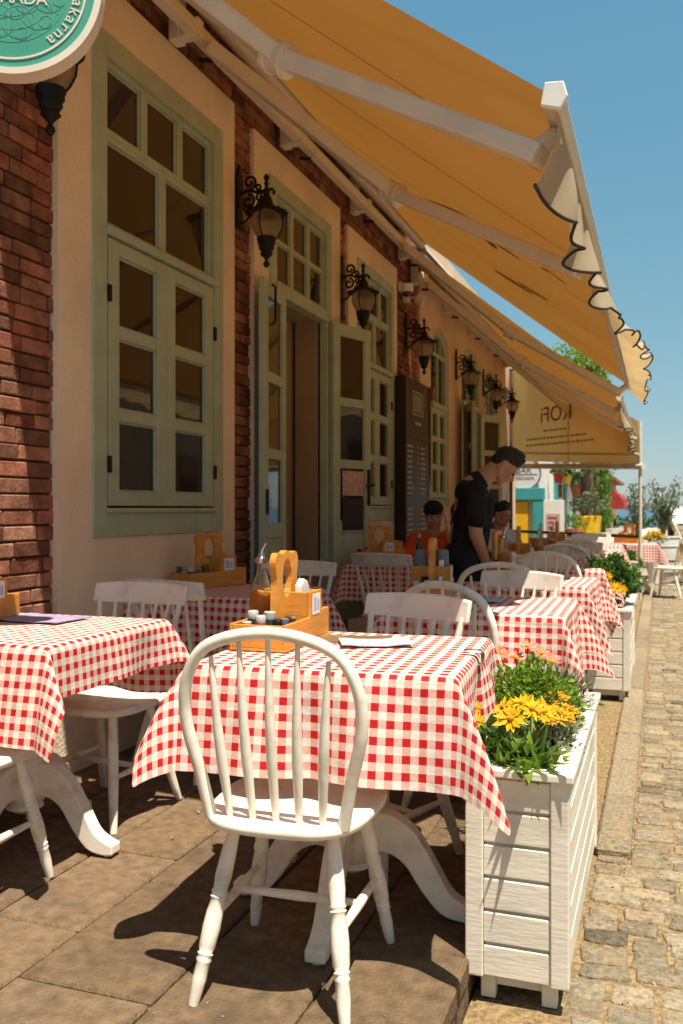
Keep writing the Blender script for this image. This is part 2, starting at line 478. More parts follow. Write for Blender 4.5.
# ------------------------------------------------------------------ ground, terrace, street, sea
mb = MB()
NX, NY = 24, 30
b = MB(); b.add([(-60, -30, -.17), (60, -30, -.17), (60, 62, -.17), (-60, 62, -.17)], [(0, 1, 2, 3)])
struct(b.build('ground', M['earth']))
b = MB(); b.add([(-9000, 50, -3.2), (9000, 50, -3.2), (9000, 14000, -3.2), (-9000, 14000, -3.2)], [(0, 1, 2, 3)])
struct(b.build('sea', M['sea']))
# terrace body and slabs
TE = -.475            # terrace edge
b = MB(); b.box(-2.62, TE - .012, -4, 17.6, -.168, -.014)
struct(b.build('terrace_base', M['joint']))
def irregular_stone(b, x0, x1, y0, y1, z0, z1, ch, jit, tone, n=3, rz=0):
    """stone with an uneven outline and rounded shoulder"""
    cx, cy = (x0 + x1) / 2, (y0 + y1) / 2
    hx, hy = (x1 - x0) / 2, (y1 - y0) / 2
    N = 12
    rings = []
    e = .32
    offs = [1 + rnd.uniform(-jit, jit) for _ in range(N)]
    for k, (z, ins) in enumerate(((z0, 0), (z1 - ch, 0), (z1 - ch * .3, ch * .45), (z1, ch * 1.3))):
        ring = []
        for i in range(N):
            t = 2 * math.pi * (i + .5) / N
            c, s_ = math.cos(t), math.sin(t)
            px = math.copysign(abs(c) ** e, c) * max(hx * offs[i] - ins, .004)
            py = math.copysign(abs(s_) ** e, s_) * max(hy * offs[i] - ins, .004)
            zz = z + (rnd.uniform(-1, 1) * ch * .12 if k > 1 else 0)
            ring.append((cx + px * math.cos(rz) - py * math.sin(rz), cy + px * math.sin(rz) + py * math.cos(rz), zz))
        rings += ring
    fs = []
    for r in range(3):
        for i in range(N):
            j = (i + 1) % N
            fs.append((r * N + i, r * N + j, r * N + N + j, r * N + N + i))
    c0 = len(rings)
    rings.append((cx, cy, z1 + ch * .15))
    for i in range(N): fs.append((3 * N + i, 3 * N + (i + 1) % N, c0))
    b.add(rings, fs, tone)
b = MB()
rows_x = [-2.6, -2.23, -1.86, -1.556, -1.16, -.80, TE]
for ci in range(len(rows_x) - 1):
    y = -3.6 + rnd.uniform(0, .4)
    if ci == 2: y = 2.165 - .55 * 10
    if ci == 3: y = 2.52 - .62 * 9
    while y < 17.4:
        ln = .55 if ci == 2 and y < 2.3 else rnd.uniform(.42, .72)
        if ci == 3 and y < 3: ln = .62
        t = rnd.uniform(.82, 1.16); w = rnd.uniform(-.04, .05)
        b.box(rows_x[ci] + .004, rows_x[ci + 1] - .004, y + .004, y + ln - .004, -.06, rnd.uniform(-.002, .002), ch=.006, tone=(t, t * (1 - w * .4), t * (1 - w)))
        y += ln
struct(b.build('terrace_paving', M['slab']))
# kerb stones along the terrace edge (street side)
b = MB(); y = 3.55
while y < 17:
    ln = rnd.uniform(.5, .8); t = rnd.uniform(.85, 1.15)
    b.box(-.235, -.105, y + .006, y + ln - .006, -.16, -.085 + rnd.uniform(-.006, .006), ch=.012, tone=(t, t * .98, t * .95))
    y += ln
struct(b.build('kerb_strip', M['cobble']))
# grit and bits of leaf lying about
b = MB(); q_ = random.Random(4)
for k in range(560):
    if k < 470: x, y, z = q_.uniform(-.2, 1.6), q_.uniform(1.2, 9), -.108
    else: x, y, z = q_.uniform(-2.4, -.55), q_.uniform(1.5, 3.8), .003
    r = q_.uniform(.0014, .0038)
    if q_.random() < .8: b.ball((x, y, z + r * .3), r, 5, 4, (1, q_.uniform(.6, 1), .6), Matrix.Rotation(q_.uniform(0, 3), 3, 'Z'))
    else: b.leaf((x, y, z + .004), (q_.uniform(-1, 1), q_.uniform(-1, 1), .15), (0, 0, 1), q_.uniform(.012, .03), q_.uniform(.006, .012))
o = b.build('ground_litter', M['litter'], smooth=True); o['kind'] = 'stuff'
tag(o, 'pale grit and dry leaf bits scattered over paving and cobbles', 'litter')
# street: sandy bed and cobbles
b = MB()
gx = [-.48 + i * .12 for i in range(66)]; gy = [-3 + i * .25 for i in range(250)]
vs_ = []
for yy in gy:
    for xx in gx: vs_.append((xx, yy, -.126 + .005 * math.sin(xx * 3.1 + yy * 1.7) * math.sin(yy * 2.3)))
fs_ = []
W_ = len(gx)
for j in range(len(gy) - 1):
    for i in range(W_ - 1): fs_.append((j * W_ + i, j * W_ + i + 1, j * W_ + W_ + i + 1, j * W_ + W_ + i))
b.add(vs_, fs_)
struct(b.build('street_bed', M['sand'], smooth=True))
b = MB()
y = .6
row = 0
while y < 24:
    h = rnd.uniform(.078, .122)
    x = -.235 if y < 3.5 else -.10
    x += rnd.uniform(-.015, .015)
    xmax = 3.4 if y < 12 else 2.2
    while x < xmax:
        w = rnd.uniform(.10, .172)
        g = rnd.uniform(.002, .009)
        t = rnd.uniform(.72, 1.18); wv = rnd.uniform(-.06, .1)
        if rnd.random() < .03: t *= .55
        sk = rnd.uniform(-.02, .02) + .05 * math.sin(x * 2.4 + y * .9)
        irregular_stone(b, x + g, x + w - g, y + g + sk, y + h - g + sk, -.16, -.119 + rnd.uniform(-.004, .003), .007, .10, (t, t * (1 - wv * .5), t * (1 - wv)), rz=rnd.uniform(-.06, .06))
        x += w
    y += h; row += 1
struct(b.build('cobbled_street', M['cobble'], smooth=True, angle=60))

# ------------------------------------------------------------------ restaurant building
WX = -2.5
rest = thing('restaurant_building', 'brick and cream plaster restaurant front with tall sage green windows and open door', 'building', (WX, 6, 0))
def local(parent, o):
    """geometry was written in world coordinates; keep it in place under an unrotated parent"""
    for v in o.data.vertices: v.co -= Vector(parent.location)
    return o
PLASTERS = [(3.32, 5.066, 3.72), (5.351, 7.03, 3.68), (7.229, 8.74, 3.61)]
# openings behind: backing wall with a door hole
def wall_with_holes(name, mat, parent, x, rect, holes, depth, thick_out=True):
    bm = bmesh.new()
    def ring(pts):
        vv = [bm.verts.new((x, p[0], p[1])) for p in pts]
        return [bm.edges.new((vv[i], vv[(i + 1) % len(vv)])) for i in range(len(vv))], vv
    es = []; rings = []
    y0, y1, z0, z1 = rect
    for pts in [[(y0, z0), (y1, z0), (y1, z1), (y0, z1)]] + holes:
        e, vv = ring(pts); es += e; rings.append(vv)
    bmesh.ops.triangle_fill(bm, edges=es, use_beauty=True, use_dissolve=False)
    for vv in rings:
        bk = [bm.verts.new((x - depth, v.co.y, v.co.z)) for v in vv]
        for i in range(len(vv)):
            j = (i + 1) % len(vv)
            bm.faces.new((vv[i], vv[j], bk[j], bk[i]))
    bmesh.ops.recalc_face_normals(bm, faces=bm.faces[:])
    me = bpy.data.meshes.new(name); bm.to_mesh(me); bm.free(); me.materials.append(mat)
    o = bpy.data.objects.new(name, me); COL.objects.link(o); o.parent = parent
    return local(parent, o)
local(rest, wall_with_holes('mortar_wall', M['mortar'], rest, WX - .045, (-4, 9.66, -.1, 5.2), [[(5.70, .0), (6.68, .0), (6.68, 2.70), (5.70, 2.70)]], .18) if False else MB().box(-9, -9, 0, 0, 0, 0).build('mortar_wall', M['mortar'], rest)) if False else None
wall_with_holes('wall', M['mortar'], rest, WX - .045, (-4, 9.66, -.1, 4.45), [[(5.70, .02), (6.68, .02), (6.68, 2.70), (5.70, 2.70)]], .2)
# bricks
b = MB()
z = .0; r_ = 0
while z < 4.37:
    h = .066 + rnd.uniform(-.004, .005)
    y = -1.5 - (r_ % 2) * .1
    while y < 9.6:
        w = .20 + rnd.uniform(-.03, .03)
        ya, yb = y + .004, min(y + w - .004, 9.655)
        # clip bricks behind plaster
        segs = [(ya, yb)]
        for (p0, p1, pz) in PLASTERS:
            if z < pz - .05:
                ns = []
                for a_, c_ in segs:
                    if c_ <= p0 or a_ >= p1: ns.append((a_, c_))
                    else:
                        if a_ < p0 - .02: ns.append((a_, p0 + .01))
                        if c_ > p1 + .02: ns.append((p1 - .01, c_))
                segs = ns
        for a_, c_ in segs:
            if c_ - a_ < .02 or c_ > 9.66: continue
            t = rnd.choice([.55, .75, .9, 1, 1.1, 1.25, 1.4]) * rnd.uniform(.9, 1.1); q = rnd.uniform(-.15, .2)
            dx = rnd.uniform(-.004, .005)
            b.box(WX - .06, WX - .028 + dx, a_, c_, z + .0035 + rnd.uniform(-.002, .003), z + h - .0035 + rnd.uniform(-.003, .002), ch=.0045, tone=(t, t * (1 + q), t * (1 + q)))
        y += w
    z += h; r_ += 1
local(rest, b.build('brickwork', M['brick'], rest))

def ppoly(y0, y1, z0, z1): return [(y0, z0), (y1, z0), (y1, z1), (y0, z1)]
WIN1 = (3.57, 4.89, 1.06, 3.475)
DOOR = (5.59, 6.79, .30, 3.47)
WIN3 = (7.47, 8.60, 1.08, 3.40)
wall_with_holes('plaster_surround', M['plaster'], rest, WX, (3.32, 5.066, -.1, 3.72), [ppoly(3.58, 4.88, 1.07, 3.465)], .05)
wall_with_holes('plaster_surround', M['plaster'], rest, WX, (5.351, 7.03, -.1, 3.68), [ppoly(5.60, 6.78, .02, 3.46)], .05)
wall_with_holes('plaster_surround', M['plaster'], rest, WX, (7.229, 8.74, -.1, 3.61), [ppoly(7.48, 8.59, 1.09, 3.39)], .05)

def sash(b, y0, y1, z0, z1, cols, rows, st, rail, mun, xa, xb, g, gx):
    """stiles, rails and glazing bars into b, glass into g; rows given as list of relative heights"""
    b.box(xa, xb, y0, y0 + st, z0, z1); b.box(xa, xb, y1 - st, y1, z0, z1)
    b.box(xa, xb - .001, y0 + st, y1 - st, z0, z0 + rail); b.box(xa, xb - .001, y0 + st, y1 - st, z1 - rail, z1)
    iy0, iy1, iz0, iz1 = y0 + st, y1 - st, z0 + rail, z1 - rail
    cw = (iy1 - iy0 - mun * (cols - 1)) / cols
    for k in range(1, cols):
        c = iy0 + k * cw + (k - 1) * mun
        b.box(xa, xb - .002, c, c + mun, iz0, iz1)
    tot = sum(rows); hh = (iz1 - iz0 - mun * (len(rows) - 1))
    zc = iz0
    for k, q in enumerate(rows[:-1]):
        zc += hh * q / tot
        b.box(xa, xb - .003, iy0, iy1, zc, zc + mun)
        zc += mun
    # thin inner glazing bead on every pane
    zc = iz0
    for q in rows:
        ph = hh * q / tot
        for k in range(cols):
            pa = iy0 + k * (cw + mun); pb = pa + cw
            t = .010
            b.box(xa, xb - .012, pa, pa + t, zc, zc + ph); b.box(xa, xb - .012, pb - t, pb, zc, zc + ph)
            b.box(xa, xb - .013, pa + t, pb - t, zc, zc + t); b.box(xa, xb - .013, pa + t, pb - t, zc + ph - t, zc + ph)
        zc += ph + mun
    g.box(gx - .004, gx, iy0 + .002, iy1 - .002, iz0 + .002, iz1 - .002)

def tall_window(W, arch=False, parent=None, mid=None):
    y0, y1, z0, z1 = W
    fw = .105 * (y1 - y0) / 1.25
    mid = mid or z0 + (z1 - z0) * .607
    f = MB(); g = MB()
    xa, xb = WX - .05, WX + .012
    f.box(xa, xb, y0, y0 + fw, z0, z1); f.box(xa, xb, y1 - fw, y1, z0, z1)
    f.box(xa, xb - .001, y0 + fw, y1 - fw, z1 - fw, z1); f.box(xa, xb - .001, y0 + fw, y1 - fw, z0, z0 + .13)
    iy0, iy1 = y0 + fw, y1 - fw
    tr = mid + (z1 - fw - mid) * .57
    # transom lights
    cw = (iy1 - iy0) / 3
    for k in range(3):
        sash(f, iy0 + k * cw + .001, iy0 + (k + 1) * cw - .001, tr, z1 - fw, 1, [1], .028, .03, .03, xa, WX - .012, g, WX - .034)
    cw = (iy1 - iy0) / 2
    for k in range(2):
        sash(f, iy0 + k * cw + .001, iy0 + (k + 1) * cw - .001, mid + .02, tr, 1, [1], .034, .03, .03, xa, WX - .014, g, WX - .034)
    w = local(parent, f.build('window', M['green'], parent, bevel=.004))
    gl = local(parent, g.build('glass', M['pane'], w))
    l = MB(); l.box(WX - .04, WX + .035, iy0 - .015, iy1 + .015, mid - .022, mid + .022)
    local(parent, l.build('ledge', M['green'], w, bevel=.009))
    for k in range(2):
        c = MB(); g = MB()
        a_, c_ = iy0 + k * cw + .012, iy0 + (k + 1) * cw - (.012 if k else .002)
        if k: a_ = iy0 + cw + .002
        sash(c, a_, c_, z0 + .15, mid - .03, 1, [1, 1, 1], .085 * (y1 - y0) / 1.25, .07, .06, WX - .03, WX + .012, g, WX - .012)
        cs = local(parent, c.build('casement', M['green'], w, bevel=.004))
        # glass of the casement joins the window's glass mesh as its own sheet
        local(parent, g.build('casement_glass', M['pane'], w))
    for zz in (z0 + .35, mid - .3):
        for ya_ in (iy0 - .004, iy1 - .02):
            h = MB(); h.box(WX + .002, WX + .026, ya_, ya_ + .024, zz - .04, zz + .04)
            local(parent, h.build('hinge', M['black'], w, bevel=.003))
    s = MB(); s.box(WX - .02, WX + .03, iy0, iy1, z0 + .118, z0 + .14)
    local(parent, s.build('sill', M['green'], w, bevel=.004))
    return w
tall_window(WIN1, parent=rest, mid=2.53)
tall_window(WIN3, parent=rest, mid=2.50)

# door frame with transom, room behind, two leaves folded outward
f = MB(); g = MB()
y0, y1, z0, z1 = DOOR
xa, xb = WX - .06, WX + .014
f.box(xa, xb, y0, y0 + .11, .02, z1); f.box(xa, xb, y1 - .11, y1, .02, z1)
f.box(xa, xb - .001, y0 + .11, y1 - .11, z1 - .10, z1); f.box(xa, xb + .014, y0 + .10, y1 - .10, 2.67, 2.76)
cw = (y1 - y0 - .22) / 3
for k in range(3):
    sash(f, y0 + .11 + k * cw + .001, y0 + .11 + (k + 1) * cw - .001, 2.76, z1 - .10, 1, [1, 1], .028, .03, .028, xa, WX - .012, g, WX - .034)
df = local(rest, f.build('door', M['green'], rest, bevel=.004))
local(rest, g.build('glass', M['pane'], df))
st = MB(); st.box(WX - .3, WX + .25, y0 + .02, y1 - .02, .0, .15); st.box(WX - .3, WX + .03, y0 + .09, y1 - .09, .15, .29)
local(rest, st.build('door_step', M['slab'], rest, bevel=.01))
lin = MB(); lin.box(WX - .25, WX - .062, 6.660, 6.679, .02, 2.70); lin.box(WX - .25, WX - .062, 5.701, 5.72, .02, 2.70); lin.box(WX - .25, WX - .062, 5.72, 6.66, 2.68, 2.70)
local(rest, lin.build('door_lining', M['interior'], rest))
rm = MB()
rm.box(-3.95, -3.9, 3.4, 9.2, 0, 3.4); rm.box(-2.82, -2.78, 5.2, 9.1, .27, 3.35); rm.box(-3.9, WX - .25, 3.35, 3.4, 0, 3.4); rm.box(-3.9, WX - .25, 9.2, 9.25, 0, 3.4)
rm.box(-3.9, WX - .25, 3.4, 9.2, 3.4, 3.45); rm.box(-3.9, WX - .25, 3.4, 9.2, .2, .27)
local(rest, rm.build('room_shell', M['interior'], rest))

def door_leaf(hinge, ang, flip, handle=False, notice=False):
    """glazed leaf .5 wide; built along +u from the hinge, then turned"""
    W, Hh = .50, 2.38
    b = MB(); g = MB()
    def bx(u0, u1, z0, z1, t0, t1): b.box(t0, t1, u0, u1, z0, z1)
    T = .042
    bx(0, .085, 0, Hh, 0, T); bx(W - .085, W, 0, Hh, 0, T)
    for za, zb in ((0, .14), (.70, .80), (1.22, 1.29), (1.72, 1.79), (Hh - .10, Hh)):
        bx(.085, W - .085, za, zb, .001, T - .001)
    bx(.085, W - .085, .14, .70, .010, T - .010)
    bx(.13, W - .13, .19, .65, .004, T - .004)
    for za, zb in ((.80, 1.22), (1.29, 1.72), (1.79, Hh - .10)):
        g.box(.017, .024, .086, W - .086, za + .001, zb - .001)
        for q in (T,):
            t = .012
            b.box(.008, T - .006, .085, .085 + t, za, zb); b.box(.008, T - .006, W - .085 - t, W - .085, za, zb)
    rot = Matrix.Translation(hinge) @ Matrix.Rotation(ang, 4, 'Z')
    if flip: rot = rot @ Matrix.Scale(-1, 4, (0, 1, 0))
    for m_ in (b, g): m_.v = [tuple(rot @ Vector(p)) for p in m_.v]
    o = local(rest, b.build('door_leaf', M['green'], rest, bevel=.004))
    local(rest, g.build('glass', M['pane'], o))
    h = MB()
    if handle:
        h.box(T, T + .012, W - .055, W - .025, .92, 1.22); h.tube([(T + .01, W - .04, 1.09), (T + .06, W - .04, 1.09), (T + .06, W - .14, 1.08)], .011, 8)
        h.v = [tuple(rot @ Vector(p)) for p in h.v]
        local(rest, h.build('handle', M['black'], o, smooth=True))
    else:
        h.tube([(T + .012, .36, 2.10), (T + .03, .36, 2.12), (T + .03, .36, 2.34), (T + .008, .36, 2.36)], .009, 8); h.tube([(T + .02, .36, 2.10), (T + .02, .44, 2.08)], .008, 8)
        h.box(T, T + .012, W - .06, W - .025, .86, 1.02)
        h.v = [tuple(rot @ Vector(p)) for p in h.v]
        local(rest, h.build('bolt', M['black'], o, smooth=True))
    if notice:
        for k, (za, zb, mt) in enumerate(((1.0, 1.20, 'paperpink'), (.72, .98, 'boardbrown'))):
            p = MB(); p.box(T + .001, T + .004, .11, .39, za, zb); p.v = [tuple(rot @ Vector(q)) for q in p.v]
            local(rest, p.build('notice', M[mt], o))
    return o
door_leaf((WX + .02, 5.74, .30), R(7), True)
door_leaf((WX + .02, 6.72, .30), R(-19), False, handle=True, notice=True)

# ------------------------------------------------------------------ neighbouring plastered building with arched openings
nb = thing('plastered_building', 'ochre plastered building with arched sage green windows beyond the menu board', 'building', (WX, 13, 0))
def arch_poly(y0, y1, z0, z1, n=10):
    h = .30
    c = (y0 + y1) / 2; a = (y1 - y0) / 2
    return [(y0, z0), (y1, z0)] + [(c + a * math.cos(math.pi * k / n), z1 - h + h * math.sin(math.pi * k / n)) for k in range(n + 1)]
OPEN = [(10.15, 11.10, 1.22, 3.36), (11.88, 13.22, .15, 3.42), (13.55, 14.60, 1.22, 3.36)]
wall_with_holes('wall', M['plaster_ochre'], nb, WX, (9.66, 16.6, -.1, 4.3), [arch_poly(*o) for o in OPEN], .12)
b = MB(); b.box(-6, WX, 16.6, 16.62, -.1, 4.3)
local(nb, b.build('side_wall', M['plaster_ochre'], nb))
for (y0, y1, z0, z1) in OPEN:
    door = z0 < 1
    f = MB(); g = MB()
    outer = arch_poly(y0, y1, z0, z1); t = .09
    inner = arch_poly(y0 + t, y1 - t, z0 + (t if not door else 0), z1 - t)
    n = len(outer)
    for xo, flip in ((WX - .02, 0),):
        vs = [(xo, *p) for p in outer] + [(xo, *p) for p in inner] + [(xo - .05, *p) for p in inner]
        fs = []
        for i in range(n):
            j = (i + 1) % n
            fs.append((i, j, n + j, n + i)); fs.append((n + i, n + j, 2 * n + j, 2 * n + i))
        f.add(vs, fs)
    mid = 2.42 if not door else 2.62
    iy0, iy1 = y0 + t, y1 - t
    zt = z1 - .30
    f.box(WX - .07, WX + .012, iy0, iy1, mid - .03, mid + .03)
    for k in range(1, 3):
        c = lerp(iy0, iy1, k / 3); f.box(WX - .06, WX - .024, c - .016, c + .016, zt - .02, z1 - t - .03)
    f.box(WX - .06, WX - .025, iy0, iy1, zt - .045, zt - .005)
    c = (iy0 + iy1) / 2
    f.box(WX - .06, WX - .026, c - .02, c + .02, mid + .03, zt - .045)
    w = None
    if not door:
        for k in range(2):
            a_, c_ = (iy0 + .005, c - .003) if k == 0 else (c + .003, iy1 - .005)
            sash(f, a_, c_, z0 + .1, mid - .03, 1, [1, 1, 1], .06, .06, .05, WX - .06, WX - .012, g, WX - .04)
    else:
        f.box(WX - .07, WX - .03, iy0, iy0 + .05, z0, mid); f.box(WX - .07, WX - .03, iy1 - .05, iy1, z0, mid)
    g.box(WX - .085, WX - .08, y0 + .02, y1 - .02, mid if door else z0 + .02, z1 - .02)
    w = local(nb, f.build('door' if door else 'window', M['green'], nb, bevel=.003))
    local(nb, g.build('glass', M['pane'], w))
    if door:
        k = MB(); k.box(WX - .13, WX - .125, y0, y1, z0, mid)
        local(nb, k.build('doorway', M['interior'], nb))
        for (hy, ang, fl) in ((y0 + .1, 24, True), (y1 - .1, -24, False)):
            lb = MB(); lg = MB()
            sash(lb, 0, .55, 0, 2.3, 1, [1.4, 1, 1, 1], .08, .1, .06, 0, .04, lg, .02)
            rot = Matrix.Translation((WX + .0, hy, .28)) @ Matrix.Rotation(R(ang), 4, 'Z')
            if fl: rot = rot @ Matrix.Scale(-1, 4, (0, 1, 0))
            for m_ in (lb, lg): m_.v = [tuple(rot @ Vector(p)) for p in m_.v]
            lo = local(nb, lb.build('door_leaf', M['green'], nb, bevel=.003))
            local(nb, lg.build('glass', M['pane'], lo))

# opposite side of the street (outside the picture, seen in the window panes)
op = thing('stone_house', 'low rubble stone house standing across the cobbled street', 'building', (7.5, 12, 0))
b = MB(); b.box(7, 12, -6, 30, -.2, 4.2)
local(op, b.build('wall', M['stone'], op))
b = MB(); b.prism([(6.7, 4.2), (12.3, 4.2), (9.5, 5.6)], 36.6, lambda a, c, h: (a, -6.3 + h, c))
local(op, b.build('roof', M['roof'], op))
b = MB()
for k in range(8): b.box(6.96, 6.999, -3 + k * 4, -1.9 + k * 4, .9, 2.6)
local(op, b.build('window', M['pane'], op))

# ------------------------------------------------------------------ wall lanterns
def lantern(label, loc):
    t = thing('wall_lantern', label, 'lantern', loc, 0, 'black wall lanterns along the facade')
    AX = .20
    b = MB()   # wall plate
    b.prism([(-.035, -.17), (.035, -.17), (.05, -.10), (.03, 0), (.05, .12), (.03, .18), (0, .24), (-.03, .18), (-.05, .12), (-.03, 0), (-.05, -.10)], .02, lambda a, c, h: (h, a, c + .05))
    b.build('wall_plate', M['black'], t, bevel=.006)
    b = MB()   # scrolled arm
    b.tube([(.02, 0, .10), (.07, 0, .115), (.13, 0, .10), (AX, 0, .10), (AX + .04, 0, .105), (AX + .055, 0, .085), (AX + .045, 0, .07)], [.012, .011, .010, .011, .010, .009, .011], 8)
    def scroll(cx, cz, r, turns, s, st):
        return [(cx + (r * (1 - .7 * k / 22)) * math.cos(st + s * turns * 2 * math.pi * k / 22), 0, cz + (r * (1 - .7 * k / 22)) * math.sin(st + s * turns * 2 * math.pi * k / 22)) for k in range(23)]
    b.tube(scroll(.085, .165, .045, 1.3, 1, -1.5), .010, 7)
    b.tube(scroll(.075, .045, .045, 1.2, -1, 1.5), .010, 7)
    b.tube(scroll(.145, .065, .028, 1.1, -1, 2.2), .0085, 7)
    b.tube(scroll(.14, .128, .022, 1.1, 1, -1.9), .0085, 7)
    b.tube([(.02, 0, -.09), (.06, 0, -.075), (.11, 0, -.02), (.15, 0, .04), (.17, 0, .09)], .008, 7)
    b.build('bracket', M['black'], t, smooth=True)
    b = MB()   # hat and finial
    prof = [(.004, .205), (.013, .195), (.019, .18), (.013, .165), (.010, .155), (.017, .145), (.011, .13), (.013, .115), (.02, .10), (.022, .085), (.018, .07), (.03, .06), (.035, .045), (.042, .02), (.060, .0), (.092, -.022), (.132, -.036), (.137, -.043), (.130, -.046), (.09, -.036), (.05, -.03)]
    b.lathe(prof, (AX, 0, 0), 20)
    b.build('hood', M['black'], t, smooth=True, angle=60)
    b = MB()
    b.lathe([(.05, -.03), (.086, -.055), (.098, -.09), (.094, -.13), (.072, -.175), (.05, -.20)], (AX, 0, 0), 20)
    b.build('glass_globe', M['globe'], t, smooth=True)
    b = MB()
    for k in range(3):
        a_ = 2 * math.pi * k / 3 + .5
        b.tube([(AX + r * math.cos(a_), r * math.sin(a_), z) for r, z in ((.07, -.035), (.098, -.062), (.104, -.095), (.099, -.135), (.077, -.18), (.056, -.205))], .005, 6)
    b.build('cage_rib', M['black'], t, smooth=True)
    b = MB()
    b.lathe([(.06, -.195), (.063, -.205), (.055, -.22), (.058, -.232), (.046, -.25), (.050, -.262), (.038, -.28), (.034, -.29), (.042, -.30), (.026, -.315), (.012, -.33), (.010, -.342), (.018, -.352), (.020, -.365), (.013, -.378), (.004, -.385)], (AX, 0, 0), 18)
    b.build('base_cup', M['black'], t, smooth=True, angle=60)
    return t
LZ = 3.08
l0 = lantern('black wall lantern half hidden behind the round teal sign', (WX - .025, 3.04, 3.09))
for y, z, lab in ((5.16, 3.09, 'black wall lantern on the brick strip between the first window and the door'),
                  (7.11, 3.03, 'black wall lantern above the right open door leaf'),
                  (9.16, 2.98, 'black wall lantern above the brown menu board'),
                  (11.5, 2.98, 'black wall lantern between the first arched window and the arched doorway'),
                  (13.40, 2.99, 'black wall lantern beside the farther arched window, second from the yellow curtain'),
                  (14.94, 2.99, 'black wall lantern next to the yellow canopy curtain')):
    dup(l0, (WX - (.025 if y < 9.5 else 0), y, z), 0, lab)

# ------------------------------------------------------------------ menu board
t = thing('menu_board', 'tall dark brown menu board with rows of pale lines on the brick pillar', 'menu board', (-2.38, 9.1, .6))
b = MB(); b.box(-.11, 0, -.47, .52, 0, 1.92); b.build('panel', M['boardbrown'], t, bevel=.006)
b = MB(); b.box(.001, .012, -.46, .51, 1.325, 1.335)
for (a0, a1, c0, c1) in ((-.475, -.455, 0, 1.92), (.505, .525, 0, 1.92)): b.box(-.0, .014, a0, a1, c0, c1)
b.build('edge_trim', M['brown'], t)
b = MB()
b.box(.001, .004, -.20, .22, 1.56, 1.57); b.box(.001, .004, -.20, .22, 1.79, 1.80); b.box(.001, .004, -.20, -.19, 1.57, 1.79); b.box(.001, .004, .20, .22, 1.57, 1.79)
for k in range(5): b.box(.001, .004, -.15 + k * .065, -.125 + k * .065, 1.59, 1.77)
for k in range(7): b.box(.001, .004, -.10 + k * .035, -.075 + k * .035, 1.46, 1.49)
for c, (a0, a1) in enumerate(((-.40, -.17), (-.01, .035), (.12, .36))):
    for k in range(22):
        if c != 1 and k in (10, 11): continue
        zz = 1.22 - k * .053
        b.box(.001, .004, a0, a1 - (rnd.uniform(0, .09) if c != 1 else 0), zz, zz + .016)
b.build('menu_lines', M['chalk'], t)

# ------------------------------------------------------------------ round teal sign
SC = Vector((-1.868, 2.25, 2.786)); SR = .277
t = thing('round_sign', 'round teal restaurant sign with a cream rim hanging off the facade', 'sign', SC, R(27))
def disc(r0, r1, ya, yb, mat, name, n=72):
    b = MB()
    vs = []; fs = []
    for k in range(n):
        a_ = 2 * math.pi * k / n
        for r in (r0, r1):
            for y in (ya, yb): vs.append((r * math.cos(a_), y, r * math.sin(a_)))
    for k in range(n):
        j = (k + 1) % n
        a0 = 4 * k; c0 = 4 * j
        fs += [(a0, a0 + 2, c0 + 2, c0), (a0 + 1, a0 + 3, c0 + 3, c0 + 1), (a0, a0 + 1, c0 + 1, c0), (a0 + 2, a0 + 3, c0 + 3, c0 + 2)]
    b.add(vs, fs)
    return b.build(name, mat, t, smooth=True)
b = MB(); n = 72
b.lathe([(SR - .018, -.025), (SR - .018, .025)], (0, 0, 0), 72, Matrix.Rotation(R(90), 4, 'X')); b.build('face', M['teal'], t)
disc(SR - .020, SR, -.034, .034, M['cream'], 'rim')
disc(SR - .052, SR - .046, -.028, -.024, M['cream'], 'ring_line')
b = MB()
for k in range(12):
    a_ = 2 * math.pi * k / 12
    b.tube([(.03 * math.cos(a_), -.0253, .03 * math.sin(a_)), (.17 * math.cos(a_), -.0255, .17 * math.sin(a_))], .0007, 4)
    for rr, q in ((.12, .05), (.075, .035), (.155, .02)):
        cx_, cz_ = rr * math.cos(a_ + .26), rr * math.sin(a_ + .26)
        b.tube([(cx_ + q * math.cos(2 * math.pi * j / 20), -.0255, cz_ + q * math.sin(2 * math.pi * j / 20)) for j in range(20)], .0007, 4, closed=True)
for rr in (.05, .10, .14, .178): b.tube([(rr * math.cos(2 * math.pi * j / 40), -.0255, rr * math.sin(2 * math.pi * j / 40)) for j in range(40)], .0007, 4, closed=True)
b.build('pattern_lines', M['teal_line'], t)
b = MB()
word = 'makarna'
for k, ch in enumerate(word):
    a_ = R(-5 - 7.9 * k)
    rr = .193
    def mp(x, y, h, a_=a_, rr=rr):
        d = Vector((math.cos(a_), 0, math.sin(a_))); tng = Vector((math.sin(a_), 0, -math.cos(a_)))
        p = d * (rr + y) + tng * x
        return (p.x, -.0265 - h, p.z)
    b.add(*text_mesh(ch, .050, mp, .001))
def mp2(x, y, h): return (x - .022, -.0265 - h, y - .060)
b.add(*text_mesh('BOZCAADA', .050, mp2, .001))
b.build('lettering', M['cream'], t)
b = MB(); ci = Matrix.Rotation(-R(27), 3, 'Z')
for z_ in (.16, -.14): b.tube([ci @ Vector((-.66, .03, z_)), Vector((-SR * .84, 0, z_))], .013, 8)
b.build('bracket', M['black'], t)

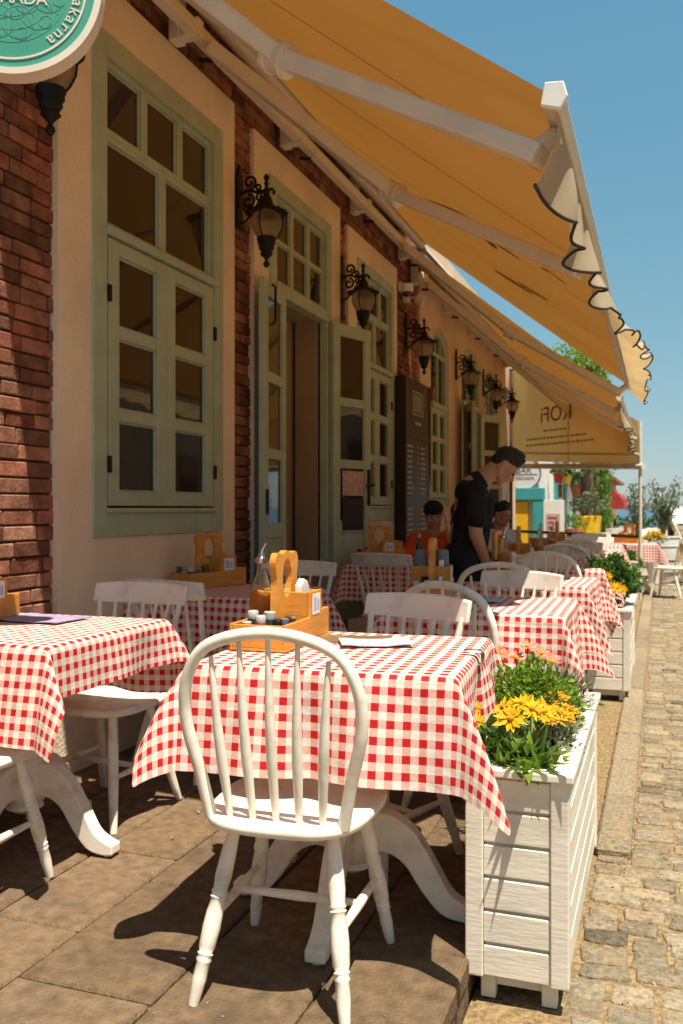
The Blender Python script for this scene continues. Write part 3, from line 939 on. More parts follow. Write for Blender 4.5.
# ------------------------------------------------------------------ awnings
def awning(name, label, ya, yb, xr, zr, xb, zb, arms, ang, seed, joint_in=.5):
    t = thing('awning', label, 'awning', (xr, (ya + yb) / 2, zr))
    rr = random.Random(seed)
    NU, NV = 14, 44
    b = MB(); vs = []; fs = []
    for j in range(NV + 1):
        y = lerp(ya, yb, j / NV)
        for i in range(NU + 1):
            u = i / NU
            sag = -.035 * math.sin(math.pi * u) * (.6 + .4 * math.sin(y * 5.3)) - .006 * math.sin(y * 17 + u * 3) * math.sin(math.pi * u)
            vs.append((lerp(xr, xb, u), y, lerp(zr, zb, u) + sag))
    for j in range(NV):
        for i in range(NU):
            a_ = j * (NU + 1) + i
            fs.append((a_, a_ + 1, a_ + NU + 2, a_ + NU + 1))
    b.add(vs, fs)
    local(t, b.build('canvas', M['canvas'], t, smooth=True))
    # roller, torsion bar, brackets
    b = MB(); b.tube([(xr - .02, ya - .02, zr - .01), (xr - .02, yb + .02, zr - .01)], .055, 14)
    local(t, b.build('roller', M['alu'], t, smooth=True))
    b = MB(); b.box(xr - .07, xr + .005, ya, yb, zr - .235, zr - .165)
    local(t, b.build('torsion_bar', M['alu'], t, bevel=.012))
    b = MB(); b.prism([(-.20, .10), (-.20, .115), (.03, .085), (.065, .03), (.058, .025), (.025, .072)], yb - ya + .04, lambda a, c, h: (xr + a, ya - .02 + h, zr + c))
    local(t, b.build('sun_gap_cover', M['alu'], t))  # added strip, keeps sun from leaking between roller and wall
    y = ya + .15
    while y < yb:
        b = MB(); b.box(xr - .16, xr + .015, y - .035, y + .035, zr - .25, zr - .15); b.box(xr - .16, xr - .10, y - .045, y + .045, zr - .26, zr + .06)
        local(t, b.build('bracket', M['alu'], t, bevel=.008))
        b = MB(); b.tube([(xr - .10, y + .18, zr - .27), (xr - .02, y + .20, zr - .275)], .014, 8)
        local(t, b.build('clamp', M['black'], t, bevel=.006))
        y += 1.5
    # front bar with end cap
    b = MB(); b.prism([(-.034, -.022), (.015, -.038), (.034, -.008), (.022, .03), (-.022, .034)], yb - ya, lambda a, c, h: (xb + a, ya + h, zb + c))
    fb = local(t, b.build('front_bar', M['alu'], t, bevel=.008))
    b = MB(); b.prism([(-.039, -.027), (.018, -.044), (.039, -.009), (.027, .035), (-.027, .039)], .02, lambda a, c, h: (xb + a, ya - .021 + h, zb + c))
    local(t, b.build('end_cap', M['paperwhite'], fb, bevel=.004))
    b = MB(); b.prism([(-.039, -.027), (.018, -.044), (.039, -.009), (.027, .035), (-.027, .039)], .02, lambda a, c, h: (xb + a, yb + .001 + h, zb + c))
    local(t, b.build('end_cap', M['paperwhite'], fb, bevel=.004))
    # folding arms: shoulder, elbow, wrist
    for (ys, ye, yf) in arms:
        S = Vector((xr + .02, ys, zr - .26)); E_ = Vector((0, ye, 0)); F_ = Vector((xb - .05, yf, zb - .12))
        E_.x = lerp(S.x, F_.x, joint_in)
        E_.z = lerp(S.z, F_.z, joint_in) - .13
        b = MB()
        for p, q, w in ((S, E_, .062), (E_, F_, .055)):
            d = (q - p); ln = d.length; d.normalize()
            sd = d.cross(Vector((0, 0, 1))).normalized(); up = sd.cross(d)
            vv = []
            for k, (l_, sc_) in enumerate(((0, 1), (ln, .92))):
                for a_, c_ in ((-1, -1), (1, -1), (1, 1), (-1, 1)):
                    vv.append(p + d * l_ + sd * (w * sc_ * a_ * .95) + up * (w * sc_ * c_ * .62))
            b.add(vv, [(3, 2, 1, 0), (4, 5, 6, 7), (0, 1, 5, 4), (1, 2, 6, 5), (2, 3, 7, 6), (3, 0, 4, 7)])
        ar = local(t, b.build('folding_arm', M['alu'], t, bevel=.012))
        b = MB(); d = (F_ - E_).normalized()
        b.tube([E_ - d * .06, E_ + d * .06], .058, 10); b.tube([E_ - d * .05, E_ - d * .03], .064, 10); b.tube([E_ + d * .03, E_ + d * .05], .064, 10)
        local(t, b.build('elbow_joint', M['alu'], ar, smooth=True))
        b = MB(); b.tube([F_ - d * .04, F_ + Vector((.04, .03, .07))], .03, 8)
        local(t, b.build('wrist_joint', M['alu'], ar, smooth=True))
    # scalloped valance: ang(y) is the swing from hanging straight down
    b = MB(); NV2 = int((yb - ya) / .025); vs = []; fs = []; edge = []
    NW = 8
    for j in range(NV2 + 1):
        y = lerp(ya + .02, yb - .02, j / NV2)
        an = ang(y) + R(9) * math.sin(y * 8.3 + 1) + R(5) * math.sin(y * 21)
        L_ = .20 + .03 * abs(math.sin(y * math.pi / .34))
        x, z = xb + .008, zb - .036
        for i in range(NW + 1):
            u = i / NW
            q = an * (.45 + .75 * u)
            if i:
                x += math.sin(q) * L_ / NW; z -= math.cos(q) * L_ / NW
            vs.append((x + (.028 if y < 4.6 else .014) * u * math.sin(y * 17 + 2 * u), y + .012 * u * math.sin(y * 9), z))
        edge.append(vs[-1])
    for j in range(NV2):
        for i in range(NW):
            a_ = j * (NW + 1) + i
            fs.append((a_, a_ + 1, a_ + NW + 2, a_ + NW + 1))
    b.add(vs, fs)
    vl = local(t, b.build('valance', M['valance'], t, smooth=True, angle=180))
    b = MB(); b.tube(edge, .0058, 6)
    local(t, b.build('piping', M['piping'], vl, smooth=True))
    return t
def ang1(y):
    k = (y - 2.55) / 6.5
    return R(-9 + 17 * min(1, k / .25)) if k < .25 else R(8 + 77 * min(1, (k - .25) / .40)) if k < .65 else R(85 - 35 * (k - .65) / .35)
A1 = awning('awning', 'large orange beige awning over the nearest tables with wind-blown scalloped edge', 2.64, 9.1, -2.33, 3.97, -.285, 2.38,
            [(2.95, 3.05, 2.76), (4.40, 4.55, 4.18), (8.35, 8.55, 8.75)], ang1, 1)
def ang2(y): return R(6 + 14 * math.sin(y * 1.3))
A2 = awning('awning', 'second lower orange awning farther along the facade, next to the yellow curtain', 9.16, 15.4, -2.34, 3.84, -.37, 2.27,
            [(9.36, 9.48, 9.5), (11.2, 11.3, 11.4), (14.6, 14.8, 14.9)], ang2, 2)
# printed lettering showing dark through the first canvas
def onfab(x, y): return Vector((x, y, lerp(3.97, 2.38, (x + 2.33) / (2.33 - .285)) - .052))
b = MB()
def ribbon(pts, ws):
    P_ = spline([(*p, 0) for p in pts], 8)
    n = len(P_); vs = []; fs = []
    for i, p in enumerate(P_):
        d = (P_[min(i + 1, n - 1)] - P_[max(i - 1, 0)]).normalized(); s = Vector((-d.y, d.x, 0))
        w = ws * (math.sin(math.pi * (i + .4) / (n - .2)) ** .6)
        for q in (-1, 1):
            e = p + s * w * q; vs.append(onfab(e.x, e.y))
    for i in range(n - 1): fs.append((2 * i, 2 * i + 1, 2 * i + 3, 2 * i + 2))
    b.add(vs, fs)
ribbon([(-1.53, 5.9), (-1.22, 5.5), (-.96, 5.3), (-.77, 5.26), (-.56, 5.28)], .022)
ribbon([(-1.30, 5.95), (-1.12, 5.72), (-.98, 5.66), (-.82, 5.64)], .05)
ribbon([(-1.12, 5.60), (-1.05, 5.74), (-1.02, 5.88)], .05)
ribbon([(-1.22, 7.02), (-1.05, 6.92), (-.9, 6.85)], .06); ribbon([(-1.0, 6.75), (-.9, 6.72), (-.76, 6.62)], .045)
ribbon([(-.67, 5.44), (-.60, 5.36), (-.52, 5.42)], .02)
b.v = [tuple(Vector(p) - Vector(A1.location)) for p in b.v]
b.build('printed_mark', M['printfaint'], A1)

# spotlight + camera at the pillar under the awning
t = thing('spotlight', 'small white spotlight on the brick pillar under the awning', 'spotlight', (-2.5, 9.0, 3.38))
b = MB(); b.box(0, .05, -.06, .06, -.05, .05); b.tube([(.05, 0, 0), (.14, 0, -.02)], .012, 8); b.build('mount', M['alu'], t, bevel=.006)
b = MB(); b.lathe([(.03, 0), (.055, .02), (.062, .10), (.058, .104), (.05, .08)], (0, 0, 0), 14, Matrix.Translation((.13, -.02, -.02)) @ Matrix.Rotation(R(120), 4, 'Y')); b.build('lamp_head', M['alu'], t, smooth=True)
t = thing('security_camera', 'white dome security camera on the brick pillar under the awning', 'camera', (-2.5, 8.83, 3.42))
b = MB(); b.lathe([(.06, .05), (.065, 0), (.06, -.03)], (.08, 0, 0), 16); b.box(0, .03, -.05, .05, -.02, .07); b.build('housing', M['paperwhite'], t, smooth=True)
b = MB(); b.ball((.08, 0, -.03), .05); b.build('dome', M['jardark'], t, smooth=True)

# yellow side curtain with reversed lettering, its post and rails
t = thing('canopy_curtain', 'yellow canopy side curtain with reversed cafe lettering seen from behind', 'canopy', (-2.45, 15.8, 0))
PA, PB_ = Vector((-2.45, 15.8, 0)), Vector((-.27, 13.75, 0))
def cur(u, z, off=0):
    p = PA.lerp(PB_, u); nrm = Vector((-(PB_ - PA).y, (PB_ - PA).x, 0)).normalized()
    return Vector((p.x, p.y, z)) - nrm * off - PA
b = MB(); vs = []; fs = []
for i in range(21):
    u = i / 20
    zb_, zt = lerp(2.02, 1.84, u), lerp(4.0, 2.44, u)
    for k in range(7): vs.append(cur(u, lerp(zb_, zt, k / 6), .012 * math.sin(u * 19 + k)))
for i in range(20):
    for k in range(6): fs.append((i * 7 + k, i * 7 + k + 1, i * 7 + 8 + k, i * 7 + 7 + k))
b.add(vs, fs); b.build('curtain', M['canvas_yellow'], t, smooth=True)
CD = (PB_ - PA).normalized()
CN = Vector((CD.y, -CD.x, 0))
if CN.y > 0: CN = -CN
def lett(x, y, h):           # mirrored: seen from behind
    p = cur(.40, 2.62) - CD * x + Vector((0, 0, y)) + CN * (.03 + h)
    return p
b = MB(); b.add(*text_mesh('KOFi', .36, lambda x, y, h: lett(x, y, h)))
b.build('lettering', M['printfaint'], t)
b = MB()
for u0, u1, z in ((.30, .50, 2.46), (.15, .62, 2.34), (.15, .68, 2.24)):
    u = u0
    while u < u1:
        du = rnd.uniform(.012, .03)
        q = [cur(u, z) + CN * .03, cur(u + du, z) + CN * .03, cur(u + du, z + .03) + CN * .03, cur(u, z + .03) + CN * .03]
        b.add(q, [(0, 1, 2, 3)]); u += du + .008
b.build('small_print', M['printfaint'], t)
b = MB(); b.tube([cur(0, 2.16, .0) + CN * .03, cur(1, 1.98) + CN * .03], .02, 8); b.tube([cur(-.0, 1.93), cur(1.02, 1.80)], .045, 10)
b.tube([cur(.5, 1.9) + CN * .03, cur(.5, 2.9) + CN * .03], .012, 8)
b.build('hem_bar', M['alu'], t, smooth=True)
b = MB(); b.tube([cur(1, -.13) , cur(1, 2.46)], .026, 10)
b.build('post', M['alu'], t, smooth=True)
b = MB(); b.tube([cur(0.02, 0) + CN * .05, cur(.02, 3.6) + CN * .05], .03, 10)
b.build('wall_post', M['brown'], t, smooth=True)
b = MB(); b.tube([cur(.0, .80), cur(1, .78)], .025, 8); b.tube([cur(.0, .42), cur(1, .42)], .018, 8)
b.build('hand_rail', M['brown'], t, smooth=True)

# ------------------------------------------------------------------ chairs
def ring_leg(b, top, foot, turned=True):
    top, foot = Vector(top), Vector(foot)
    if turned:
        prof = [(0, .013), (.08, .015), (.2, .019), (.33, .021), (.40, .0175), (.415, .0215), (.43, .0175), (.44, .0215), (.455, .0175), (.52, .021), (.60, .0225), (.70, .0205), (.725, .0165), (.735, .020), (.75, .0165), (.765, .020), (.78, .0165), (.86, .0175), (.97, .0135), (1, .012)]
    else:
        prof = [(0, .017), (.3, .0205), (.6, .020), (1, .014)]
    b.tube([top.lerp(foot, t) for t, _ in prof], [r for _, r in prof], 12)
def seat_mesh(w, d, y0, th, z):
    """shield seat: outline rings with a dished top and rounded edge"""
    n = 36; b = MB(); vs = []; fs = []
    def outline(k):
        t = 2 * math.pi * k / n
        c, s = math.cos(t), math.sin(t)
        e = .62
        x = math.copysign(abs(c) ** e, c); y = math.copysign(abs(s) ** e, s)
        wx = w * (1 + .06 * y)
        return x * wx, y * d + y0
    rings = [(.90, -th), (.985, -th * .75), (1, -th * .4), (.985, -.004), (.95, 0), (.75, -.004), (.45, -.009), (.15, -.010)]
    for s_, dz in rings:
        for k in range(n):
            x, y = outline(k)
            vs.append((x * s_, (y - y0) * s_ + y0, z + dz))
    for r in range(len(rings) - 1):
        for k in range(n):
            l = (k + 1) % n
            fs.append((r * n + k, r * n + l, r * n + n + l, r * n + n + k))
    fs.append(tuple(range(n - 1, -1, -1))); fs.append(tuple((len(rings) - 1) * n + k for k in range(n)))
    b.add(vs, fs)
    return b
def chair_base(t, turned, w=.205):
    seat_mesh(.215, .228, .0, .034, .448).build('seat', M['white'], t, smooth=True, angle=60)
    LG = [((-.135, .135, .425), (-.20, .215, 0)), ((.135, .135, .425), (.20, .215, 0)), ((-.125, -.10, .425), (-.19, -.225, 0)), ((.125, -.10, .425), (.19, -.225, 0))]
    for a, c in LG:
        b = MB(); ring_leg(b, a, c, turned); b.build('leg', M['white'], t, smooth=True, angle=60)
    def at(i, q): return Vector(LG[i][0]).lerp(Vector(LG[i][1]), q)
    mids = []
    for i, j in ((0, 2), (1, 3)):
        p, q = at(i, .55), at(j, .55)
        b = MB(); b.tube([p, p.lerp(q, .25), p.lerp(q, .5), p.lerp(q, .75), q], [.008, .011, .0135, .011, .008], 10); b.build('stretcher', M['white'], t, smooth=True)
        mids.append(p.lerp(q, .5))
    p, q = mids
    b = MB(); b.tube([p, p.lerp(q, .25), p.lerp(q, .5), p.lerp(q, .75), q], [.008, .011, .0135, .011, .008], 10); b.build('stretcher', M['white'], t, smooth=True)
def bow_chair(label, loc, rz, group):
    t = thing('bow_back_chair', label, 'chair', loc, rz, group)
    chair_base(t, True)
    def lean(z): return -.165 - (z - .452) * .13
    pts = spline([(-.170, 0, .44), (-.192, 0, .55), (-.222, 0, .68), (-.212, 0, .79), (-.150, 0, .872), (0, 0, .905), (.150, 0, .872), (.212, 0, .79), (.222, 0, .68), (.192, 0, .55), (.170, 0, .44)], 6)
    pts = [(p.x, lean(p.z), p.z) for p in pts]
    b = MB(); b.tube(pts, .0155, 10, flat=1.0, up=(0, 1, .0)); b.build('back_bow', M['white'], t, smooth=True)
    for k in range(5):
        s = (k - 2) / 2
        xb_, xt = s * .118, s * .148
        zt = .905 - .05 * abs(s) ** 2.2 - .012
        zb_ = .445
        pp = []
        for q in (0, .15, .35, .55, .8, 1):
            z = lerp(zb_, zt, q); pp.append((lerp(xb_, xt, q), lean(z) + .0 - .012 * math.sin(math.pi * q), z))
        b = MB(); b.tube(pp, [.0085, .011, .0135, .012, .0085, .006], 10); b.build('spindle', M['white'], t, smooth=True)
    return t
def comb_chair(label, loc, rz, group):
    t = thing('comb_back_chair', label, 'chair', loc, rz, group)
    chair_base(t, False)
    n = 14
    b = MB(); vs = []; fs = []
    for k in range(n + 1):
        s = k / n * 2 - 1
        x = s * .232
        y = -.255 + .045 * s * s
        zb_, zt = .800 - .004 * (1 - s * s), .878 + .010 * (1 - s * s)
        for (dy, z) in ((-.011, zb_), (.011, zb_), (.009, zt), (-.013, zt)): vs.append((x, y + dy - (z - .8) * .25, z))
    for k in range(n):
        for i in range(4):
            j = (i + 1) % 4
            fs.append((k * 4 + i, k * 4 + j, k * 4 + 4 + j, k * 4 + 4 + i))
    fs += [(3, 2, 1, 0), (n * 4, n * 4 + 1, n * 4 + 2, n * 4 + 3)]
    b.add(vs, fs); b.build('top_rail', M['white'], t, smooth=True, bevel=.007, seg=3)
    for k in range(7):
        s = (k - 3) / 3
        xb_, xt = s * .150, s * .205
        yt = -.252 + .045 * (xt / .232) ** 2
        pp = [(lerp(xb_, xt, q), lerp(-.15 + .03 * s * s, yt, q), lerp(.44, .815, q)) for q in (0, .35, .7, 1)]
        r = .013 if abs(s) == 1 else .0085
        b = MB(); b.tube(pp, [r, r * 1.15, r, r * .85], 8); b.build('spindle', M['white'], t, smooth=True)
    return t

# ------------------------------------------------------------------ tables and cloths
def ped_table(label, loc, rz, group):
    t = thing('pedestal_table', label, 'table', loc, rz, group)
    b = MB(); b.box(-.363, .363, -.363, .363, .735, .762); b.build('tabletop', M['white'], t, bevel=.008)
    b = MB(); b.box(-.10, .10, -.10, .10, .705, .735)
    b.lathe([(.06, .705), (.062, .68), (.045, .665), (.05, .64), (.064, .58), (.068, .50), (.060, .42), (.052, .37), (.058, .36), (.072, .345), (.074, .33), (.064, .315), (.080, .30), (.083, .20), (.078, .17), (.06, .15), (.066, .135), (.03, .115)], (0, 0, 0), 20)
    b.build('column', M['white'], t, smooth=True, angle=50)
    up = spline([(.05, .30), (.13, .295), (.20, .245), (.255, .16), (.30, .085), (.345, .055), (.375, .045)], 4)
    lo = spline([(.375, .012), (.33, .008), (.27, .025), (.215, .085), (.165, .155), (.11, .185), (.05, .175)], 4)
    poly = [(p.x, p.y) for p in up] + [(p.x, p.y) for p in lo]
    for k in range(4):
        a_ = k * math.pi / 2
        c, s = math.cos(a_), math.sin(a_)
        b = MB(); b.prism(poly, .056, lambda u, z, h: (u * c - (h - .028) * s, u * s + (h - .028) * c, z))
        b.lathe([(.018, 0), (.02, .012)], (.345 * c, .345 * s, 0), 10)
        b.build('leg', M['white'], t, bevel=.006, seg=2)
    return t

def cloth_mesh(ov, seed, a=.368, res=.021):
    """square cloth lying on a table of half width a, overhang ov=(L,R,F,B); side falls straight, corners stand out as fins"""
    rr = random.Random(seed)
    L_, R__, F_, B_ = ov
    us = []
    def axis(lo, hi):
        n = max(2, int(round((hi - lo) / res)))
        return [lerp(lo, hi, k / n) for k in range(n + 1)]
    xs = axis(-a - L_, -a) + axis(-a, a)[1:] + axis(a, a + R__)[1:]
    ys = axis(-a - F_, -a) + axis(-a, a)[1:] + axis(a, a + B_)[1:]
    ph = [rr.uniform(0, 6.28) for _ in range(12)]
    side_flare = [R(rr.uniform(4, 9)) for _ in range(4)]
    # unit path on the sphere for a corner fan; az 0..90 deg, tilt from vertical
    def fan(q, b0, b1, sk, tm):
        az = R(90) * (.5 + .5 * math.copysign(abs(2 * q - 1) ** 1.7, 2 * q - 1)) + sk * math.sin(math.pi * q)
        s = math.sin(math.pi * q) ** .9
        ti = lerp(b0, b1, q) * (1 - s * .4) + tm * s
        return az, ti
    sk = [rr.uniform(-.25, .25) for _ in range(4)]
    tm = [R(rr.uniform(23, 33)) for _ in range(4)]
    wv = [rr.uniform(-1, 1) for _ in range(4)]
    def dirat(q, b0, b1, sk_, tm_, w_):
        az = R(90) * (.5 + .5 * math.copysign(abs(2 * q - 1) ** 1.35, 2 * q - 1)) + sk_ * math.sin(math.pi * q)
        s = math.sin(math.pi * q)
        ti = lerp(b0, b1, q) * (1 - s * .4) + tm_ * s ** .8 + R(9) * w_ * math.sin(3 * math.pi * q)
        return az, ti
    def make_fan(*a_):
        N = 240; cum = [0]; prev = None; qs = [k / N for k in range(N + 1)]
        for q in qs:
            az, ti = dirat(q, *a_)
            d = Vector((math.sin(ti) * math.cos(az), math.sin(ti) * math.sin(az), -math.cos(ti)))
            if prev is not None: cum.append(cum[-1] + (d - prev).length)
            prev = d
        def f(t):
            T_ = t * cum[-1]
            lo = 0
            while lo < N - 1 and cum[lo + 1] < T_: lo += 1
            k = (T_ - cum[lo]) / max(cum[lo + 1] - cum[lo], 1e-9)
            return dirat(lerp(qs[lo], qs[lo + 1], k), *a_)
        return f
    fans = {}
    T = .775
    pts = []
    for v in ys:
        for u in xs:
            ex = max(0, abs(u) - a); ey = max(0, abs(v) - a)
            sx = 1 if u > 0 else -1; sy = 1 if v > 0 else -1
            bx, by = max(-a, min(a, u)), max(-a, min(a, v))
            if ex == 0 and ey == 0:
                d = 0; z = T + .0012 * math.sin(u * 14 + ph[0]) * math.sin(v * 11 + ph[1])
                pts.append((u, v, z)); continue
            e = math.hypot(ex, ey)
            fx = side_flare[1 if sx > 0 else 0]; fy = side_flare[3 if sy > 0 else 2]
            if ey == 0 or ex == 0:
                s = v if ey == 0 else u
                fl = fx if ey == 0 else fy
                # waves vanish at the table edge, grow downwards, and flare toward the corners
                cr = (abs(s) / a) ** 3
                w = fl * (1 + .5 * cr) + R(7) * math.sin(s * 9 + ph[2 + (0 if ey == 0 else 1)] + sx + sy) * (1 - cr) + R(3) * math.sin(s * 23 + ph[4])
                dirv = Vector((sx, 0, 0)) if ey == 0 else Vector((0, sy, 0))
            else:
                ci = (0 if sx < 0 else 1) + (0 if sy < 0 else 2)
                q = math.atan2(ey, ex) / (math.pi / 2)
                if ci not in fans: fans[ci] = make_fan(fx * 1.5, fy * 1.5, sk[ci], tm[ci], wv[ci])
                az, w = fans[ci](q)
                dirv = Vector((sx * math.cos(az), sy * math.sin(az), 0))
            r = .010
            # rounded break over the edge, then straight fall with tilt w, relaxing downwards
            if e < r * 1.4:
                th = e / r
                h, dz = r * math.sin(min(th, 1.4)), r * (1 - math.cos(min(th, 1.4)))
            else:
                h0, dz0 = r * math.sin(1.4), r * (1 - math.cos(1.4))
                rem = e - r * 1.4
                k = 1 - .22 * min(1, rem / .35)
                h, dz = h0 + math.sin(w * k) * rem, dz0 + math.cos(w * k) * rem
            p = Vector((bx, by, T)) + dirv * h
            pts.append((p.x, p.y, T - dz))
    W = len(xs); me = bpy.data.meshes.new('tablecloth')
    fs = [(j * W + i, j * W + i + 1, j * W + W + i + 1, j * W + W + i) for j in range(len(ys) - 1) for i in range(W - 1)]
    me.from_pydata(pts, [], fs)
    uvl = me.uv_layers.new(name='UVMap')
    off = (rr.uniform(0, 1), rr.uniform(0, 1))
    for lp in me.loops:
        i = lp.vertex_index
        uvl.data[lp.index].uv = (xs[i % W] / .0415 + off[0] + 50, ys[i // W] / .0415 + off[1] + 50)
    me.materials.append(M['gingham'])
    for p in me.polygons: p.use_smooth = True
    return me
CLOTHS = [cloth_mesh((.205, .27, .285, .30), 5), cloth_mesh((.27, .17, .31, .30), 9), cloth_mesh((.30, .34, .30, .30), 23), cloth_mesh((.28, .30, .27, .31), 41)]
def put_cloth(i, loc, rz, label):
    o = bpy.data.objects.new('tablecloth', CLOTHS[i]); COL.objects.link(o)
    o.location = loc; o.rotation_euler = (0, 0, rz)
    s = o.modifiers.new('sub', 'SUBSURF'); s.levels = 1; s.render_levels = 1
    tag(o, label, 'tablecloth', 'checked tablecloths')
    return o

G_T, G_B, G_C = 'white pedestal tables on the terrace', 'white bow-back chairs', 'white comb-back chairs'
TABS = [  # (x, y, rz, cloth, words)
    (-.872, 2.56, R(3.5), 0, 'the nearest planter-side table, fully in view'),
    (-2.14, 2.655, R(1), 1, 'the table at the left edge against the brick wall'),
    (-.735, 3.985, R(1), 2, 'the second planter-side table from the front'),
    (-2.10, 4.22, R(0), 3, 'the shaded table below the first window'),
    (-.735, 5.34, R(-1), 0, 'the planter-side table where the waiter works'),
    (-1.86, 6.72, R(2), 3, 'the shaded table in front of the boy in a cap'),
    (-.74, 6.66, R(2), 2, 'the planter-side table beside the second planter'),
    (-.76, 8.0, R(0), 0, 'the planter-side table just past the second planter'),
    (-.76, 9.35, R(-2), 2, 'the second-last checked table before the post'),
    (-.78, 10.7, R(1), 0, 'the last checked table before the third planter'),
    (-.42, 14.35, R(4), 3, 'the sunny table beyond the canopy post'),
]
t0 = None
for i, (x, y, rz, c, words) in enumerate(TABS):
    lab = 'white pedestal table under ' + words.replace('table', 'checked cloth', 1) if False else 'white pedestal table, ' + words
    if t0 is None: t0 = ped_table(lab, (x, y, 0), rz, G_T)
    else: dup(t0, (x, y, 0 if y < 14 else -.11), rz, lab)
    put_cloth(c, (x, y, 0 if y < 14 else -.11), rz, 'checked cloth on ' + words)

B0 = bow_chair('bow-back white chair nearest the camera, standing whole in front', (-.888, 2.165, 0), R(4), G_B)
for (x, y, rz, lab) in (
    (-2.06, 2.22, R(3), 'white chair cut off by the left picture edge'),
    (-.70, 3.60, R(-24), 'bow-back white chair right behind the half-lit comb-back chair'),
    (-.80, 4.92, R(2), 'bow-back white chair at the table the waiter works at'),
    (-.70, 6.22, R(-3), 'bow-back white chair in front of the table beside the second planter'),
    (-.74, 7.56, R(2), 'bow-back white chair in front of the table past the second planter'),
    (-.72, 8.92, R(0), 'bow-back white chair between the last two checked tables'),
): dup(B0, (x, y, 0), rz, lab)
C0 = comb_chair('comb-back white chair half in sun behind the nearest checked table', (-.915, 2.95, 0), R(180 - 22), G_C)
for (x, y, rz, lab) in (
    (-2.08, 3.07, R(180 - 4), 'comb-back white chair behind the left checked table, seat in sun'),
    (-2.03, 3.72, R(-12), 'comb-back white chair back to back with the chair behind the left table'),
    (-2.0, 4.72, R(180 + 5), 'comb-back white chair in shade in front of the open doorway'),
    (-.74, 4.28, R(180 - 24), 'comb-back white chair just in front of the waiter'),
    (-1.80, 6.22, R(-8), 'comb-back white chair with its back to us at the boy\'s table'),
    (-1.72, 7.24, R(180), 'comb-back white chair under the boy in the cap'),
    (-1.70, 8.12, R(180), 'comb-back white chair under the second person in orange'),
    (-1.50, 8.47, R(180 + 50), 'comb-back white chair under the person in the pale shirt'),
    (-.76, 5.86, R(180 + 6), 'comb-back white chair beyond the waiter\'s table'),
    (-.76, 7.12, R(180), 'comb-back white chair beyond the table beside the second planter'),
    (-.76, 8.48, R(180 - 8), 'comb-back white chair beyond the table past the second planter'),
    (-.76, 9.85, R(180), 'comb-back white chair behind the second-last checked table'),
    (-.78, 11.2, R(180 + 4), 'comb-back white chair behind the last checked table before the post'),
): dup(C0, (x, y, 0), rz, lab)
dup(C0, (.13, 14.1, -.11), R(72), 'white chair standing in the street beside the sunny far table')

# ------------------------------------------------------------------ planters
def planter(label, loc, ln, w=.285, zt=.50):
    t = thing('flower_planter', label, 'planter', loc, 0, 'white slatted planters along the terrace edge')
    z0, z1 = .075, zt + .11
    for (x, y) in ((0, 0), (w, 0), (0, ln), (w, ln)):
        b = MB(); sx = -1 if x else 1; sy = -1 if y else 1
        x0, x1 = sorted((x, x + sx * .048)); y0, y1 = sorted((y, y + sy * .048))
        b.box(x0, x1, y0, y1, .072, z1)
        b.build('post', M['planterwhite'], t, bevel=.004)
        b = MB(); lx, ly = x + sx * .055, y + sy * .06
        b.box(lx - .02, lx + .02, ly - .02, ly + .02, 0, .10)
        b.build('leg', M['planterwhite'], t, bevel=.003)
    ns = 6; sh = (z1 - z0) / ns
    def panel(f):
        b = MB()
        for k in range(ns):
            za = z0 + k * sh; f(b, za + .001, za + sh - .008)
        f(b, z0, z1, True)
        b.build('slat_panel', M['planterwhite'], t, bevel=.0035)
    def fr(y, s):
        def f(b, za, zb, back=False):
            if back: b.box(.049, w - .049, *sorted((y + s * .020, y + s * .026)), za, zb)
            else: b.box(.049, w - .049, *sorted((y + s * .006, y + s * .022)), za, zb)
        return f
    def sd(x, s):
        def f(b, za, zb, back=False):
            if back: b.box(*sorted((x + s * .020, x + s * .026)), .049, ln - .049, za, zb)
            else: b.box(*sorted((x + s * .006, x + s * .022)), .049, ln - .049, za, zb)
        return f
    panel(fr(0, 1)); panel(fr(ln, -1)); panel(sd(0, 1)); panel(sd(w, -1))
    b = MB(); o_ = .012; i_ = .055
    b.box(-o_, w + o_, -o_, i_, z1, z1 + .022); b.box(-o_, w + o_, ln - i_, ln + o_, z1, z1 + .022)
    b.box(-o_, i_, i_, ln - i_, z1, z1 + .021); b.box(w - i_, w + o_, i_, ln - i_, z1, z1 + .021)
    b.build('top_rim', M['planterwhite'], t, bevel=.004)
    b = MB(); b.box(.03, w - .03, .03, ln - .03, .10, z1 - .03); b.build('soil', M['soil'], t)
    for ya_ in (.06, ln - .10):
        b = MB(); b.box(.04, w - .04, ya_, ya_ + .04, .03, .074); b.build('floor_bearer', M['planterwhite'], t)
    return t
ST = -.122
planter('white planter in front with yellow daisies spilling over it', (-.493, 2.385, ST), 1.10, .272)
planter('white planter halfway along the row with a round green shrub', (-.475, 6.42, ST), 1.15)
planter('small white planter farthest along, beside the canopy post', (-.62, 12.2, ST), .85, .34)

